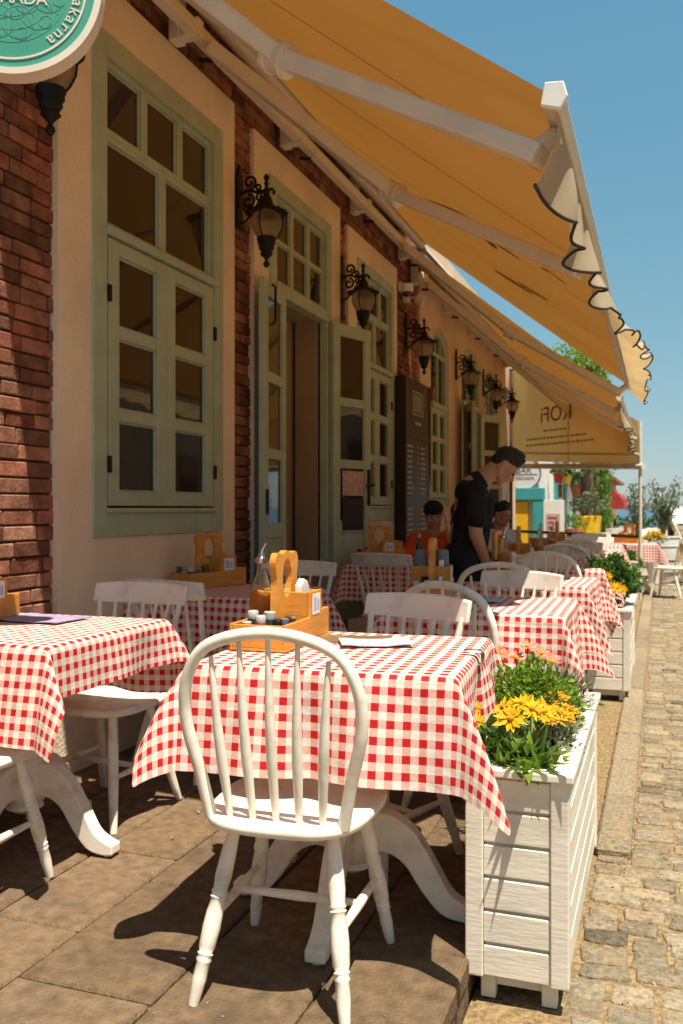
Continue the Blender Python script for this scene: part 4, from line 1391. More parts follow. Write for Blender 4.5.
def rv(s=1): return Vector((rnd.uniform(-1, 1), rnd.uniform(-1, 1), rnd.uniform(-1, 1))) * s
def mound(t, c, rx, ry, rz_, n, ls, mat, name='foliage', flat=False):
    b = MB()
    for k in range(n):
        while True:
            d = rv()
            if .1 < d.length < 1: break
        d.normalize()
        d.z = abs(d.z) if d.z > -.25 else -d.z
        q = rnd.uniform(.62, 1.06) * (1 + .13 * math.sin(d.x * 7 + d.y * 5))
        p = Vector((c[0] + d.x * rx * q, c[1] + d.y * ry * q, c[2] + d.z * rz_ * q))
        dd = (d + rv(.8)); L_ = ls * rnd.uniform(.6, 1.3)
        b.leaf(p, dd, rv() + Vector((0, 0, .6)), L_, L_ * .62)
    return b.build(name, mat, t)
def daisy(t, p, axis, r, mat, centre, n=12, name='flower'):
    axis = Vector(axis).normalized(); a = axis.orthogonal().normalized(); c = axis.cross(a)
    b = MB()
    for k in range(n):
        an = 2 * math.pi * k / n + rnd.uniform(-.1, .1)
        d = a * math.cos(an) + c * math.sin(an) + axis * rnd.uniform(-.15, .5)
        b.leaf(Vector(p) + d * r * .1, d, axis + rv(.25), r * rnd.uniform(.72, 1.12), r * rnd.uniform(.28, .40), rnd.uniform(-.3, .1))
    f = b.build(name, mat, t)
    b = MB(); b.ball(Vector(p) + axis * .004, r * .24, 8, 5, (1, 1, .6)); b.build('flower_centre', centre, f, smooth=True)
    return f
def bladed_plant(t, c, n, L0, mat, spread=.8, w=.02):
    b = MB()
    for k in range(n):
        a_ = rnd.uniform(0, 6.28); e = rnd.uniform(.25, 1.0) * spread
        d = Vector((math.cos(a_) * e, math.sin(a_) * e, rnd.uniform(.5, 1)))
        L_ = L0 * rnd.uniform(.6, 1.15)
        st = Vector(c) + Vector((rnd.uniform(-.05, .05), rnd.uniform(-.06, .06), 0))
        m1 = st + d.normalized() * L_ * .55; m2 = m1 + (d.normalized() + Vector((0, 0, -.9 * e))).normalized() * L_ * .5
        s = d.cross(Vector((0, 0, 1)))
        s = s.normalized() if s.length > 1e-3 else Vector((1, 0, 0))
        ww = w * rnd.uniform(.7, 1.2)
        b.add([st - s * ww * .3, st + s * ww * .3, m1 + s * ww * .5, m1 - s * ww * .5, m2], [(0, 1, 2, 3), (3, 2, 4)])
        if rnd.random() < .5:
            b.leaf(m1, d + rv(.4), (0, 0, 1), L_ * .4, ww * 1.4)
    return b.build('foliage', mat, t)
G_P = 'plants in the white planters'
ZP = .49      # soil level of near planter in world z
# near planter
t = thing('daisy_plant', 'yellow daisy plant with strappy leaves at the near end of the front planter', 'plant', (-.365, 2.50, ZP), 0, G_P)
bladed_plant(t, (0, 0, -.03), 200, .135, M['leaf'], .95, .021)
o = bladed_plant(t, (.02, -.03, -.03), 50, .14, M['leafbright'], 1.1, .024)
for (x, y, z, r, ax) in ((-.02, -.03, .135, .046, (.1, -.9, .75)), (.03, .02, .155, .042, (.4, -.6, .8)), (.0, .06, .16, .038, (-.2, -.5, 1)), (.06, .04, .145, .04, (.6, -.5, .7)), (-.05, .04, .15, .036, (-.5, -.5, .8))):
    daisy(t, (x, y, z), ax, r, M['petal'], M['petalorange'], 13)
t = thing('daisy_plant', 'orange yellow daisies leaning over the cloth corner of the nearest table', 'plant', (-.455, 2.57, ZP), 0, G_P)
bladed_plant(t, (0, 0, -.03), 70, .17, M['leaf'], .9, .018)
for (x, y, z, r) in ((-.06, -.09, .125, .03), (-.09, -.02, .14, .03), (-.04, -.02, .14, .027), (-.115, -.06, .12, .026), (-.02, -.08, .115, .027)):
    daisy(t, (x, y, z), (-.3, -.7, .7), r, M['petal' if x > -.08 else 'petalorange'], M['petalorange'], 11)
t = thing('marigold_plant', 'small faded marigold clump beside the outer rim of the front planter', 'plant', (-.30, 2.68, ZP), 0, G_P)
mound(t, (0, 0, -.02), .075, .10, .10, 220, .03, M['leafgrey'])
for k in range(26):
    a_ = rnd.uniform(0, 6.28); q = rnd.uniform(.1, .9)
    daisy(t, (.07 * q * math.cos(a_), .09 * q * math.sin(a_), .085 + .04 * (1 - q * q)), (math.cos(a_) * q, math.sin(a_) * q - .3, 1), .021, M['petal' if rnd.random() < .5 else 'petalorange'], M['petalorange'], 8)
t = thing('cushion_plant', 'bright mossy green cushion plant in the middle of the front planter', 'plant', (-.40, 2.96, ZP), 0, G_P)
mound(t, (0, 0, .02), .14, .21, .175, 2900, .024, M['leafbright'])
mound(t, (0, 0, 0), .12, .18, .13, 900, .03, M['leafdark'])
t = thing('marigold_plant', 'golden orange marigold mound behind the yellow daisies', 'plant', (-.305, 2.88, ZP), 0, G_P)
mound(t, (0, 0, 0), .07, .10, .10, 300, .022, M['leafgrey'])
for k in range(46):
    a_ = rnd.uniform(0, 6.28); q = rnd.uniform(0, 1) ** .6
    daisy(t, (.072 * q * math.cos(a_), .105 * q * math.sin(a_), .045 + .085 * (1 - q * q)), (math.cos(a_) * q, math.sin(a_) * q - .2, 1), .018, M['petalorange' if rnd.random() < .6 else 'petal'], M['petalorange'], 7)
t = thing('lavender_plant', 'grey green feathery plant at the far end of the front planter', 'plant', (-.36, 3.25, ZP), 0, G_P)
bladed_plant(t, (0, 0, -.02), 380, .19, M['leafgrey'], 1.0, .010)
t = thing('coral_daisy_plant', 'coral pink daisies on tall stems at the far end of the front planter', 'plant', (-.45, 3.22, ZP), 0, G_P)
bladed_plant(t, (0, 0, -.02), 90, .15, M['leaf'], .8, .014)
b = MB(); FL = [(-.09, -.06, .20), (.0, .06, .21), (.06, -.02, .20), (-.04, .05, .17), (.09, .05, .16), (-.10, .08, .18)]
for (x, y, z) in FL: b.tube([(x * .3, y * .3, 0), (x * .8, y * .8, z * .6), (x, y, z)], .003, 5)
b.build('stem', M['leaf'], t)
for (x, y, z) in FL: daisy(t, (x, y, z), (rnd.uniform(-.3, .3), -.35, 1), .040, M['petalpink'], M['petal'], 13)
# second planter
t = thing('round_shrub', 'round dark green shrub on the near end of the second planter', 'plant', (-.34, 6.72, ZP), 0, G_P)
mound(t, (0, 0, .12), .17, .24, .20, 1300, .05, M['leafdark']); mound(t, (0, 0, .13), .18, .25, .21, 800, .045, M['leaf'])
t = thing('daisy_plant', 'yellow daisies hanging over the near end of the second planter', 'plant', (-.40, 6.50, ZP), 0, G_P)
mound(t, (0, 0, .0), .10, .11, .13, 320, .05, M['leafdark'])
for (x, y, z, r) in ((-.07, -.07, .15, .05), (-.04, -.10, .12, .05), (-.09, -.05, .18, .04), (.09, -.08, .17, .05), (.13, -.07, .16, .045), (.06, -.06, .24, .04), (.16, -.05, .15, .04)):
    daisy(t, (x, y, z), (.0, -.9, .5), r, M['petal'], M['petalorange'], 11)
t = thing('red_shrub', 'dusty red flowering bush at the far end of the second planter', 'plant', (-.36, 7.30, ZP), 0, G_P)
mound(t, (0, 0, .08), .14, .24, .22, 700, .04, M['leaf']); mound(t, (0, 0, .10), .15, .25, .23, 260, .04, M['petalred'], 'blossom'); mound(t, (0, 0, .10), .15, .25, .23, 160, .035, M['petalpink'], 'blossom')
t = thing('round_shrub', 'round green shrub in the farthest small planter', 'plant', (-.46, 12.45, .36), 0, G_P)
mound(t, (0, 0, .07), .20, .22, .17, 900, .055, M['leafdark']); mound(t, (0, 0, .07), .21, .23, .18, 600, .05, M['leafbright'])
# ------------------------------------------------------------------ things on the tables
def jar(b, c, r, h): b.lathe([(r * .9, 0), (r, .006), (r, h * .72), (r * .8, h * .8), (r * .86, h * .82), (r * .86, h), (r * .5, h + .003)], c, 12)
def caddy(label, loc, rz, group='wooden condiment caddies'):
    t = thing('condiment_caddy', label, 'caddy', loc, rz, group)
    # local y runs along the caddy (near low tray -> handle -> step)
    b = MB()
    def bx(*a): b.box(*a)
    T = .010
    bx(-.09, .09, -.20, .20, 0, .010)
    for s in (-1, 1):
        x0, x1 = (-.09, -.09 + T) if s < 0 else (.09 - T, .09)
        b.prism([(-.20, .010), (.20, .010), (.20, .095), (.125, .095), (.125, .16), (.01, .16), (.01, .08), (-.20, .08)], T, lambda a, c, h, x0=x0: (x0 + h, a, c))
    bx(-.08, .08, -.20, -.19, .010, .078); bx(-.08, .08, .19, .20, .010, .093); bx(-.08, .08, .115, .124, .010, .158); bx(-.08, .08, .012, .022, .010, .158)
    b.build('tray', M['wood'], t, bevel=.0025)
    b = MB()
    out = spline([(-.075, .01), (-.072, .14), (-.068, .20), (-.078, .255), (-.062, .284), (-.03, .280), (.0, .290), (.03, .280), (.062, .284), (.076, .255), (.068, .205), (.09, .172), (.145, .158)], 4)
    hole = [(.030 * math.cos(2 * math.pi * k / 20) + .0, .205 + .060 * math.sin(2 * math.pi * k / 20)) for k in range(20)]
    bm = bmesh.new()
    ring = []
    for pts in ([(p.x, p.y) for p in out] + [(.145, .01)], hole):
        vv = [bm.verts.new((.0, p[0] * 1.28, p[1])) for p in pts]
        ring += [bm.edges.new((vv[i], vv[(i + 1) % len(vv)])) for i in range(len(vv))]
    bmesh.ops.triangle_fill(bm, edges=ring)
    ex = bmesh.ops.extrude_face_region(bm, geom=bm.faces[:])
    bmesh.ops.translate(bm, verts=[v for v in ex['geom'] if isinstance(v, bmesh.types.BMVert)], vec=(.020, 0, 0))
    bmesh.ops.recalc_face_normals(bm, faces=bm.faces[:])
    me = bpy.data.meshes.new('handle_board'); bm.to_mesh(me); bm.free(); me.materials.append(M['wood'])
    o = bpy.data.objects.new('handle_board', me); COL.objects.link(o); o.parent = t; o.location = (.0, -.005, 0)
    b = MB(); b.box(.0901, .0915, .035, .105, .085, .150); b.build('label', M['paperwhite'], t)
    b = MB(); b.box(.0916, .0922, .044, .070, .098, .140); b.box(.0916, .0922, .078, .096, .098, .132); b.build('label_print', M['paper'], t)
    return t
def jars(label, loc, rz, spots, mat, lid, group='condiment jars'):
    t = thing('condiment_jars', label, 'jars', loc, rz)
    return t
cd = caddy('orange wooden caddy with a tall handle on the nearest checked table', (-1.125, 2.615, .777), R(2))
CADS = [((-2.41, 2.66, .777), R(4), 'orange wooden caddy on the left table, cut by the picture edge'),
        ((-2.32, 4.38, .777), R(-20), 'wooden caddy on the shaded table below the first window'),
        ((-.98, 3.98, .777), R(8), 'wooden caddy on the second planter-side table, blue lidded jars in it'),
        ((-2.10, 6.85, .777), R(-70), 'wooden caddy behind the comb-back chair at the boy\'s table'),
        ((-.93, 5.42, .777), R(-6), 'wooden caddy the waiter is reaching into'),
        ((-1.0, 6.75, .777), R(4), 'wooden caddy on the table beside the second planter'),
        ((-1.0, 8.05, .777), R(6), 'wooden caddy on the table past the second planter'),
        ((-1.0, 9.4, .777), R(0), 'wooden caddy on the second-last checked table'),
        ((-.45, 14.4, .667), R(60), 'wooden caddy on the sunny far table')]
for loc, rz, lab in CADS: dup(cd, loc, rz, lab)
# jars standing in the caddies: each one a thing
j0 = None
JL = ['small dark jar in the low tray of the %s caddy', 'small jar with a red sauce in the low tray of the %s caddy', 'small jar on the stepped end of the %s caddy']
def make_jar(label, loc, r, h, mat, lidmat):
    t = thing('spice_jar', label, 'jar', loc, 0, 'small condiment jars in the caddies'); t.rotation_euler = (rnd.uniform(-.08, .08), rnd.uniform(-.08, .08), 0)
    b = MB(); b.lathe([(r * .9, 0), (r, .006), (r, h * .70), (r * .8, h * .78)], (0, 0, 0), 12); b.build('jar', mat, t, smooth=True)
    b = MB(); b.lathe([(r * .85, h * .76), (r * .88, h * .80), (r * .88, h * .97), (r * .7, h)], (0, 0, 0), 12); b.build('lid', lidmat, t, smooth=True, angle=50)
    return t
CN_ = ['nearest table\'s', 'left edge', 'first window', 'second table\'s', 'boy\'s table', 'waiter\'s', 'fourth table\'s', 'fifth table\'s', 'sixth table\'s', 'far sunny']
allc = [(Vector((-1.125, 2.615, .777)), R(2))] + [(Vector(a), r) for a, r, _ in CADS]
for i, (p, rz) in enumerate(allc):
    if i in (6, 7, 8): spots = [(-.03, -.12, 0)]
    else: spots = [(-.05, -.165, 0), (0, -.165, 1), (.05, -.165, 0), (-.05, -.11, 0), (0, -.11, 0), (.05, -.11, 1), (-.02, -.055, 0), (.045, -.055, 0)]
    for (x, y, k) in spots:
        q = p + Matrix.Rotation(rz, 3, 'Z') @ Vector((x, y, .0115))
        make_jar(('small dark jar crowded in the low tray of the %s caddy' if k == 0 else 'small red sauce jar crowded in the low tray of the %s caddy') % CN_[i], q, rnd.uniform(.016, .0225), rnd.uniform(.07, .108), M['jardark' if k == 0 else 'jarred'], M[rnd.choice(['black', 'black', 'greenglass', 'grey', 'jarblue', 'steel'])])
    if i in (0, 3):
        q = p + Matrix.Rotation(rz, 3, 'Z') @ Vector((-.02, .158, .0115))
        make_jar('pale green lidded jar at the stepped end of the %s caddy' % CN_[i], q, .032, .16, M['jarblue'], M['jarblue'])
        q = p + Matrix.Rotation(rz, 3, 'Z') @ Vector((.05, .160, .0115))
        make_jar('chrome lidded shaker at the stepped end of the %s caddy' % CN_[i], q, .024, .115, M['jardark'], M['steel'])
    if i in (3,):
        for s in (-1, 1):
            q = p + Matrix.Rotation(rz, 3, 'Z') @ Vector((.045 * s, .065, .0115))
            make_jar('tall slate blue lidded jar in the middle of the second table\'s caddy, %s one' % ('left' if s < 0 else 'right'), q, .034, .22, M['jarblue'], M['jarblue'])
def bottle(label, loc, liquid=None, h=.30):
    t = thing('oil_bottle', label, 'bottle', loc, 0, 'bottles on the tables')
    s = h / .30
    b = MB(); b.lathe([(.034 * s, 0), (.038 * s, .008 * s), (.038 * s, .135 * s), (.033 * s, .165 * s), (.018 * s, .205 * s), (.014 * s, .225 * s), (.0145 * s, .25 * s)], (0, 0, 0), 18); b.build('glass_body', M['bottleglass'] if liquid != 'green' else M['greenglass'], t, smooth=True)
    if liquid != 'green':
        b = MB(); b.lathe([(.031 * s, .004), (.0355 * s, .01 * s), (.0355 * s, .135 * s), (.031 * s, .155 * s), (.029 * s, .157 * s)], (0, 0, 0), 18); b.build('oil', M['oil'], t, smooth=True)
    b = MB(); b.lathe([(.016 * s, .245 * s), (.021 * s, .25 * s), (.021 * s, .262 * s), (.012 * s, .268 * s), (.009 * s, .28 * s)], (0, 0, 0), 14); b.tube([(0, 0, .272 * s), (.004, 0, .29 * s), (.016 * s, 0, .31 * s)], [.009 * s, .006 * s, .004 * s], 8); b.build('pourer', M['steel'], t, smooth=True)
    return t
bottle('clear cruet half full of amber oil beside the nearest wooden caddy', (-1.205, 2.635, .777), 'oil', .30)
bottle('amber oil bottle in front of the waiter\'s hand', (-.855, 5.24, .777), 'oil', .30)
bottle('green bottle standing beside the caddy on the boy\'s table', (-1.72, 6.62, .777), 'green', .24)
bottle('tall green glass bottle on the second planter-side table', (-1.02, 4.20, .777), 'green', .27)
bottle('amber bottle on the table beside the second planter', (-.84, 6.72, .777), 'oil', .28)
bottle('amber bottle on the table past the second planter', (-.88, 7.95, .777), 'oil', .28)
t = thing('salt_shaker', 'steel topped shaker on the shaded table below the first window', 'shaker', (-2.0, 4.42, .777))
b = MB(); b.lathe([(.02, 0), (.022, .05), (.018, .07)], (0, 0, 0), 12); b.build('jar', M['bottleglass'], t, smooth=True)
b = MB(); b.lathe([(.02, .068), (.02, .09), (.008, .10)], (0, 0, 0), 12); b.build('lid', M['steel'], t, smooth=True)
# menus and plates
def sheet(name, label, cat, loc, rz, w, d, mat, th=.003, fold=0):
    b = MB(); vs = []; fs = []
    n = 8
    for k in range(n + 1):
        x = lerp(-w / 2, w / 2, k / n)
        z = fold * abs(x) / (w / 2) + .001 * math.sin(k * 2.1)
        vs += [(x, -d / 2, z), (x, d / 2, z)]
    for k in range(n): fs.append((2 * k, 2 * k + 2, 2 * k + 3, 2 * k + 1))
    b.add(vs, fs)
    o = b.build(name, mat)
    s = o.modifiers.new('solid', 'SOLIDIFY'); s.thickness = th
    o.location = loc; o.rotation_euler = (0, 0, rz)
    return tag(o, label, cat)
sheet('paper_menu', 'pale blue paper menu lying on the nearest checked table', 'menu', (-.83, 2.66, .784), R(24), .22, .14, M['paper'], .003, .006)
sheet('paper_menu', 'purple printed paper menu lying on the left checked table', 'menu', (-2.20, 2.83, .783), R(-4), .30, .20, M['paperpurple'], .003, .004)
sheet('paper_menu', 'pale paper menu lying on the second planter-side table', 'menu', (-.80, 4.05, .783), R(8), .24, .16, M['paper'], .003, .004)
sheet('menu_folder', 'thin dark brown menu folder on the nearest checked table, half under the blue paper', 'menu', (-.93, 2.74, .7795), R(12), .24, .15, M['dish'], .004, .002)
for k_, (p, rz, lab) in enumerate(((Vector((-1.125, 2.615, .777)), R(2), 'white paper napkins standing in the nearest wooden caddy'), (Vector((-.98, 3.98, .777)), R(8), 'white paper napkins standing in the second planter-side table\'s caddy'))):
    q = p + Matrix.Rotation(rz, 3, 'Z') @ Vector((.045, .065, .012))
    t = thing('napkin_stack', lab, 'napkins', q, rz)
    b = MB(); b.prism([(-.042, 0), (.042, 0), (.042, .15), (.02, .178), (-.01, .186), (-.042, .165)], .022, lambda a, c, h: (h - .011, a, c)); b.build('napkins', M['paperwhite'], t, bevel=.004)
# cloth clip
def clip(label, loc, rz):
    t = thing('cloth_clip', label, 'clip', loc, rz, 'clips holding the tablecloths')
    b = MB(); b.tube([(-.02, 0, -.035), (.012, 0, -.030), (.014, 0, .0), (.010, 0, .006), (-.04, 0, .006)], .006, 8, flat=2.2, up=(0, 1, 0)); b.build('spring', M['steel'], t, smooth=True)
    return t
clip('small metal clip pinching the cloth edge of the nearest table', (-.495, 2.58, .780), R(3))

# ------------------------------------------------------------------ people
def capsule(b, p, q, r0, r1, n=14):
    p, q = Vector(p), Vector(q); d = q - p; L_ = d.length
    d = d.normalized() if L_ > 1e-6 else Vector((0, 0, 1))
    pts = []; rr = []
    for k in range(5):
        a_ = math.pi / 2 * k / 5; pts.append(p - d * r0 * math.cos(a_)); rr.append(max(r0 * math.sin(a_), .0008))
    pts.append(p); rr.append(r0); pts.append(q); rr.append(r1)
    for k in range(4, -1, -1):
        a_ = math.pi / 2 * k / 5; pts.append(q + d * r1 * math.cos(a_)); rr.append(max(r1 * math.sin(a_), .0008))
    b.tube(pts, rr, n)
def remesh(b, name, mat, parent, vox, smooth_it=4):
    """fuse overlapping closed shapes into one continuous skin"""
    me = bpy.data.meshes.new(name); me.from_pydata(b.v, [], b.f)
    bm = bmesh.new(); bm.from_mesh(me); bmesh.ops.recalc_face_normals(bm, faces=bm.faces[:]); bm.to_mesh(me); bm.free()
    o = bpy.data.objects.new(name, me); COL.objects.link(o)
    m = o.modifiers.new('r', 'REMESH'); m.mode = 'VOXEL'; m.voxel_size = vox
    s = o.modifiers.new('s', 'SMOOTH'); s.iterations = smooth_it; s.factor = .5
    dg = bpy.context.evaluated_depsgraph_get()
    new = bpy.data.meshes.new_from_object(o.evaluated_get(dg))
    o.modifiers.clear(); o.data = new
    new.name = name
    new.materials.clear(); new.materials.append(mat)
    for p in new.polygons: p.use_smooth = True
    if parent: o.parent = parent
    return o
def basis(fwd, up):
    f_ = Vector(fwd).normalized(); u = Vector(up); u = (u - f_ * u.dot(f_)).normalized(); l = u.cross(f_)
    return f_, l, u
HS = .88
def head_shapes(b, c, fwd, up):
    f_, l, u = basis(fwd, up)
    f_, l, u = f_ * HS, l * HS, u * HS
    Rm = Matrix((f_, l, u)).transposed()
    c = Vector(c)
    P_ = lambda a, s, z: c + f_ * a + l * s + u * z
    b.ball(c + f_ * -.012 + u * .03, 1, 18, 12, (.096, .076, .088), Rm)
    b.ball(c + f_ * .02 + u * -.035, 1, 16, 10, (.072, .060, .080), Rm)
    capsule(b, P_(.045, 0, -.082), P_(.062, 0, -.092), .030, .022)      # chin
    for s in (-1, 1):
        capsule(b, P_(.03, s * .046, -.075), P_(-.025, s * .056, -.03), .018, .02)   # jaw
        capsule(b, P_(.075, s * .015, .03), P_(.062, s * .05, .028), .012, .012)     # brow
        b.ball(P_(.058, s * .04, -.025), .022)                          # cheek
        b.ball(P_(-.015, s * .078, -.005), 1, 10, 8, (.018, .008, .030), Rm)  # ear
    capsule(b, P_(.083, 0, .018), P_(.106, 0, -.022), .009, .014)       # nose
    for s in (-1, 1): b.ball(P_(.092, s * .012, -.026), .010)
    capsule(b, P_(.078, -.016, -.052), P_(.078, .016, -.052), .011, .011)
    return P_
def face_parts(P_, parent):
    for s in (-1, 1):
        b = MB(); b.ball(P_(.0795, s * .032, .006), .0075, 10, 7); b.build('eye', M['eye'], parent, smooth=True)
    b = MB(); capsule(b, P_(.0875, -.018, -.053), P_(.0875, .018, -.053), .005, .005); b.build('mouth', M['lip'], parent, smooth=True)
def hair_cap(P_, parent, c, fwd, up, mat=None, back=True):
    f_, l, u = basis(fwd, up); f_, l, u = f_ * HS, l * HS, u * HS; Rm = Matrix((f_, l, u)).transposed(); c = Vector(c)
    b = MB()
    b.ball(c + f_ * -.022 + u * .055, 1, 18, 12, (.098, .082, .078), Rm)
    b.ball(c + f_ * -.050 + u * .018, 1, 16, 10, (.062, .076, .075), Rm)
    for k in range(40):
        q = rnd.uniform(-.06, .07); s = rnd.uniform(-.06, .06)
        h = .105 * max(.2, 1 - (q / .1) ** 2 - (s / .09) ** 2) ** .5 + .035
        capsule(b, P_(q - .02, s, h - .01), P_(q + .012, s, h + rnd.uniform(.006, .022)), .012, .005, 8)
    capsule(b, P_(.052, -.045, .080), P_(.052, .045, .080), .018, .018)
    return remesh(b, 'hair', mat or M['hair'], parent, .008, 2)
def hand_shapes(b, wrist, d, palm_n, s, curl=.6, L_=.185):
    """palm and five fingers; d = direction of the hand, palm_n = palm side, s = +1/-1 thumb side"""
    d = Vector(d).normalized(); n = Vector(palm_n); n = (n - d * n.dot(d)).normalized(); t = d.cross(n) * s
    w = Vector(wrist)
    for k in range(4):
        o = (k - 1.5) * .020
        capsule(b, w + t * o * .6, w + d * .085 + t * o, .016, .0125, 10)
        ln = (.072, .082, .076, .058)[k]
        p = w + d * .088 + t * o
        for j in range(3):
            a_ = curl * (j + .6) * .62
            q = p + (d * math.cos(a_) + n * math.sin(a_)) * ln * (.45, .32, .23)[j]
            capsule(b, p, q, .0095 - .001 * j, .0088 - .001 * j, 8); p = q
    p = w + t * -.028 + d * .018
    q = p + (d * .7 - t * .65 + n * .35).normalized() * .045; capsule(b, p, q, .014, .011, 8)
    r = q + (d * .9 - t * .15 + n * .5).normalized() * .035; capsule(b, q, r, .0105, .009, 8)

# the waiter: local frame f (facing), l (his left), up
WO = Vector((-1.135, 5.30, 0)); wf = Vector((.943, .333, 0)); wl = Vector((-.333, .943, 0))
def wp(a, s, z): return WO + wf * a + wl * s + Vector((0, 0, z))
t = thing('person', 'man in black t-shirt bending over a table to reach a wooden caddy', 'person', WO)
hf = (wf * .66 + Vector((0, 0, -.75))); hu = (wf * .75 + Vector((0, 0, .66)))
hc = wp(.272, 0, 1.447)
b = MB(); P_ = head_shapes(b, hc, hf, hu)
capsule(b, wp(.105, 0, 1.345), wp(.215, 0, 1.43), .060, .054)      # neck
capsule(b, wp(.10, 0, 1.25), wp(.09, 0, 1.33), .10, .075)
capsule(b, wp(.09, -.10, 1.27), wp(.09, .10, 1.27), .075, .075)
capsule(b, wp(.05, 0, 1.0), wp(.09, 0, 1.25), .105, .11)
capsule(b, wp(.03, 0, .92), wp(.05, 0, 1.0), .115, .105)
for s in (-1, 1):
    sh, el, wr = wp(.075, s * .185, 1.29), wp(.072 + (.03 if s > 0 else 0), s * .205, 1.05), wp(.145 + (.08 if s > 0 else 0), s * .14, .875)
    capsule(b, sh, el, .050, .040); capsule(b, el, wr, .041, .027)
    hand_shapes(b, wr, (wf * .6 - wl * s * .2 + Vector((0, 0, -.75))), wl * -s + Vector((0, 0, -.6)), s, .7)
    capsule(b, wp(.03, s * .085, .90), wp(.05, s * .10, .49), .085, .055); capsule(b, wp(.05, s * .10, .49), wp(.02, s * .11, .09), .054, .036)
    capsule(b, wp(.0, s * .11, .045), wp(.16, s * .125, .035), .042, .034)
body = remesh(b, 'body', M['skindark'], t, .0085, 3); body.location = -WO
face_parts(P_, body)
h = hair_cap(P_, body, hc, hf, hu)
b = MB()   # shirt
capsule(b, wp(.085, -.115, 1.275), wp(.085, .115, 1.275), .080, .080)
capsule(b, wp(.075, 0, 1.29), wp(.115, 0, 1.355), .100, .070)
for s in (-.055, .055): capsule(b, wp(.045, s, .90), wp(.095, s, 1.22), .112, .112)
for s in (-.05, .05): capsule(b, wp(.04, s, .86), wp(.05, s, .93), .120, .116)
for s in (-1, 1): capsule(b, wp(.075, s * .175, 1.295), wp(.078, s * .205, 1.135), .064, .061)
for k in range(7): b.ball(wp(.06 + rnd.uniform(-.06, .05), rnd.uniform(-.13, .13), rnd.uniform(.88, 1.15)), rnd.uniform(.05, .07))
o = remesh(b, 'shirt', M['tshirtblack'], body, .010, 3)
b = MB()
for s in (-1, 1):
    capsule(b, wp(.03, s * .085, .90), wp(.05, s * .10, .49), .100, .072); capsule(b, wp(.05, s * .10, .49), wp(.02, s * .11, .10), .070, .062)
capsule(b, wp(.03, -.07, .92), wp(.03, .07, .92), .115, .115)
remesh(b, 'trousers', M['trousers'], body, .011, 3)
b = MB()
for s in (-1, 1): capsule(b, wp(-.02, s * .11, .055), wp(.17, s * .126, .045), .053, .044)
remesh(b, 'shoe', M['rubber'], body, .009, 2)

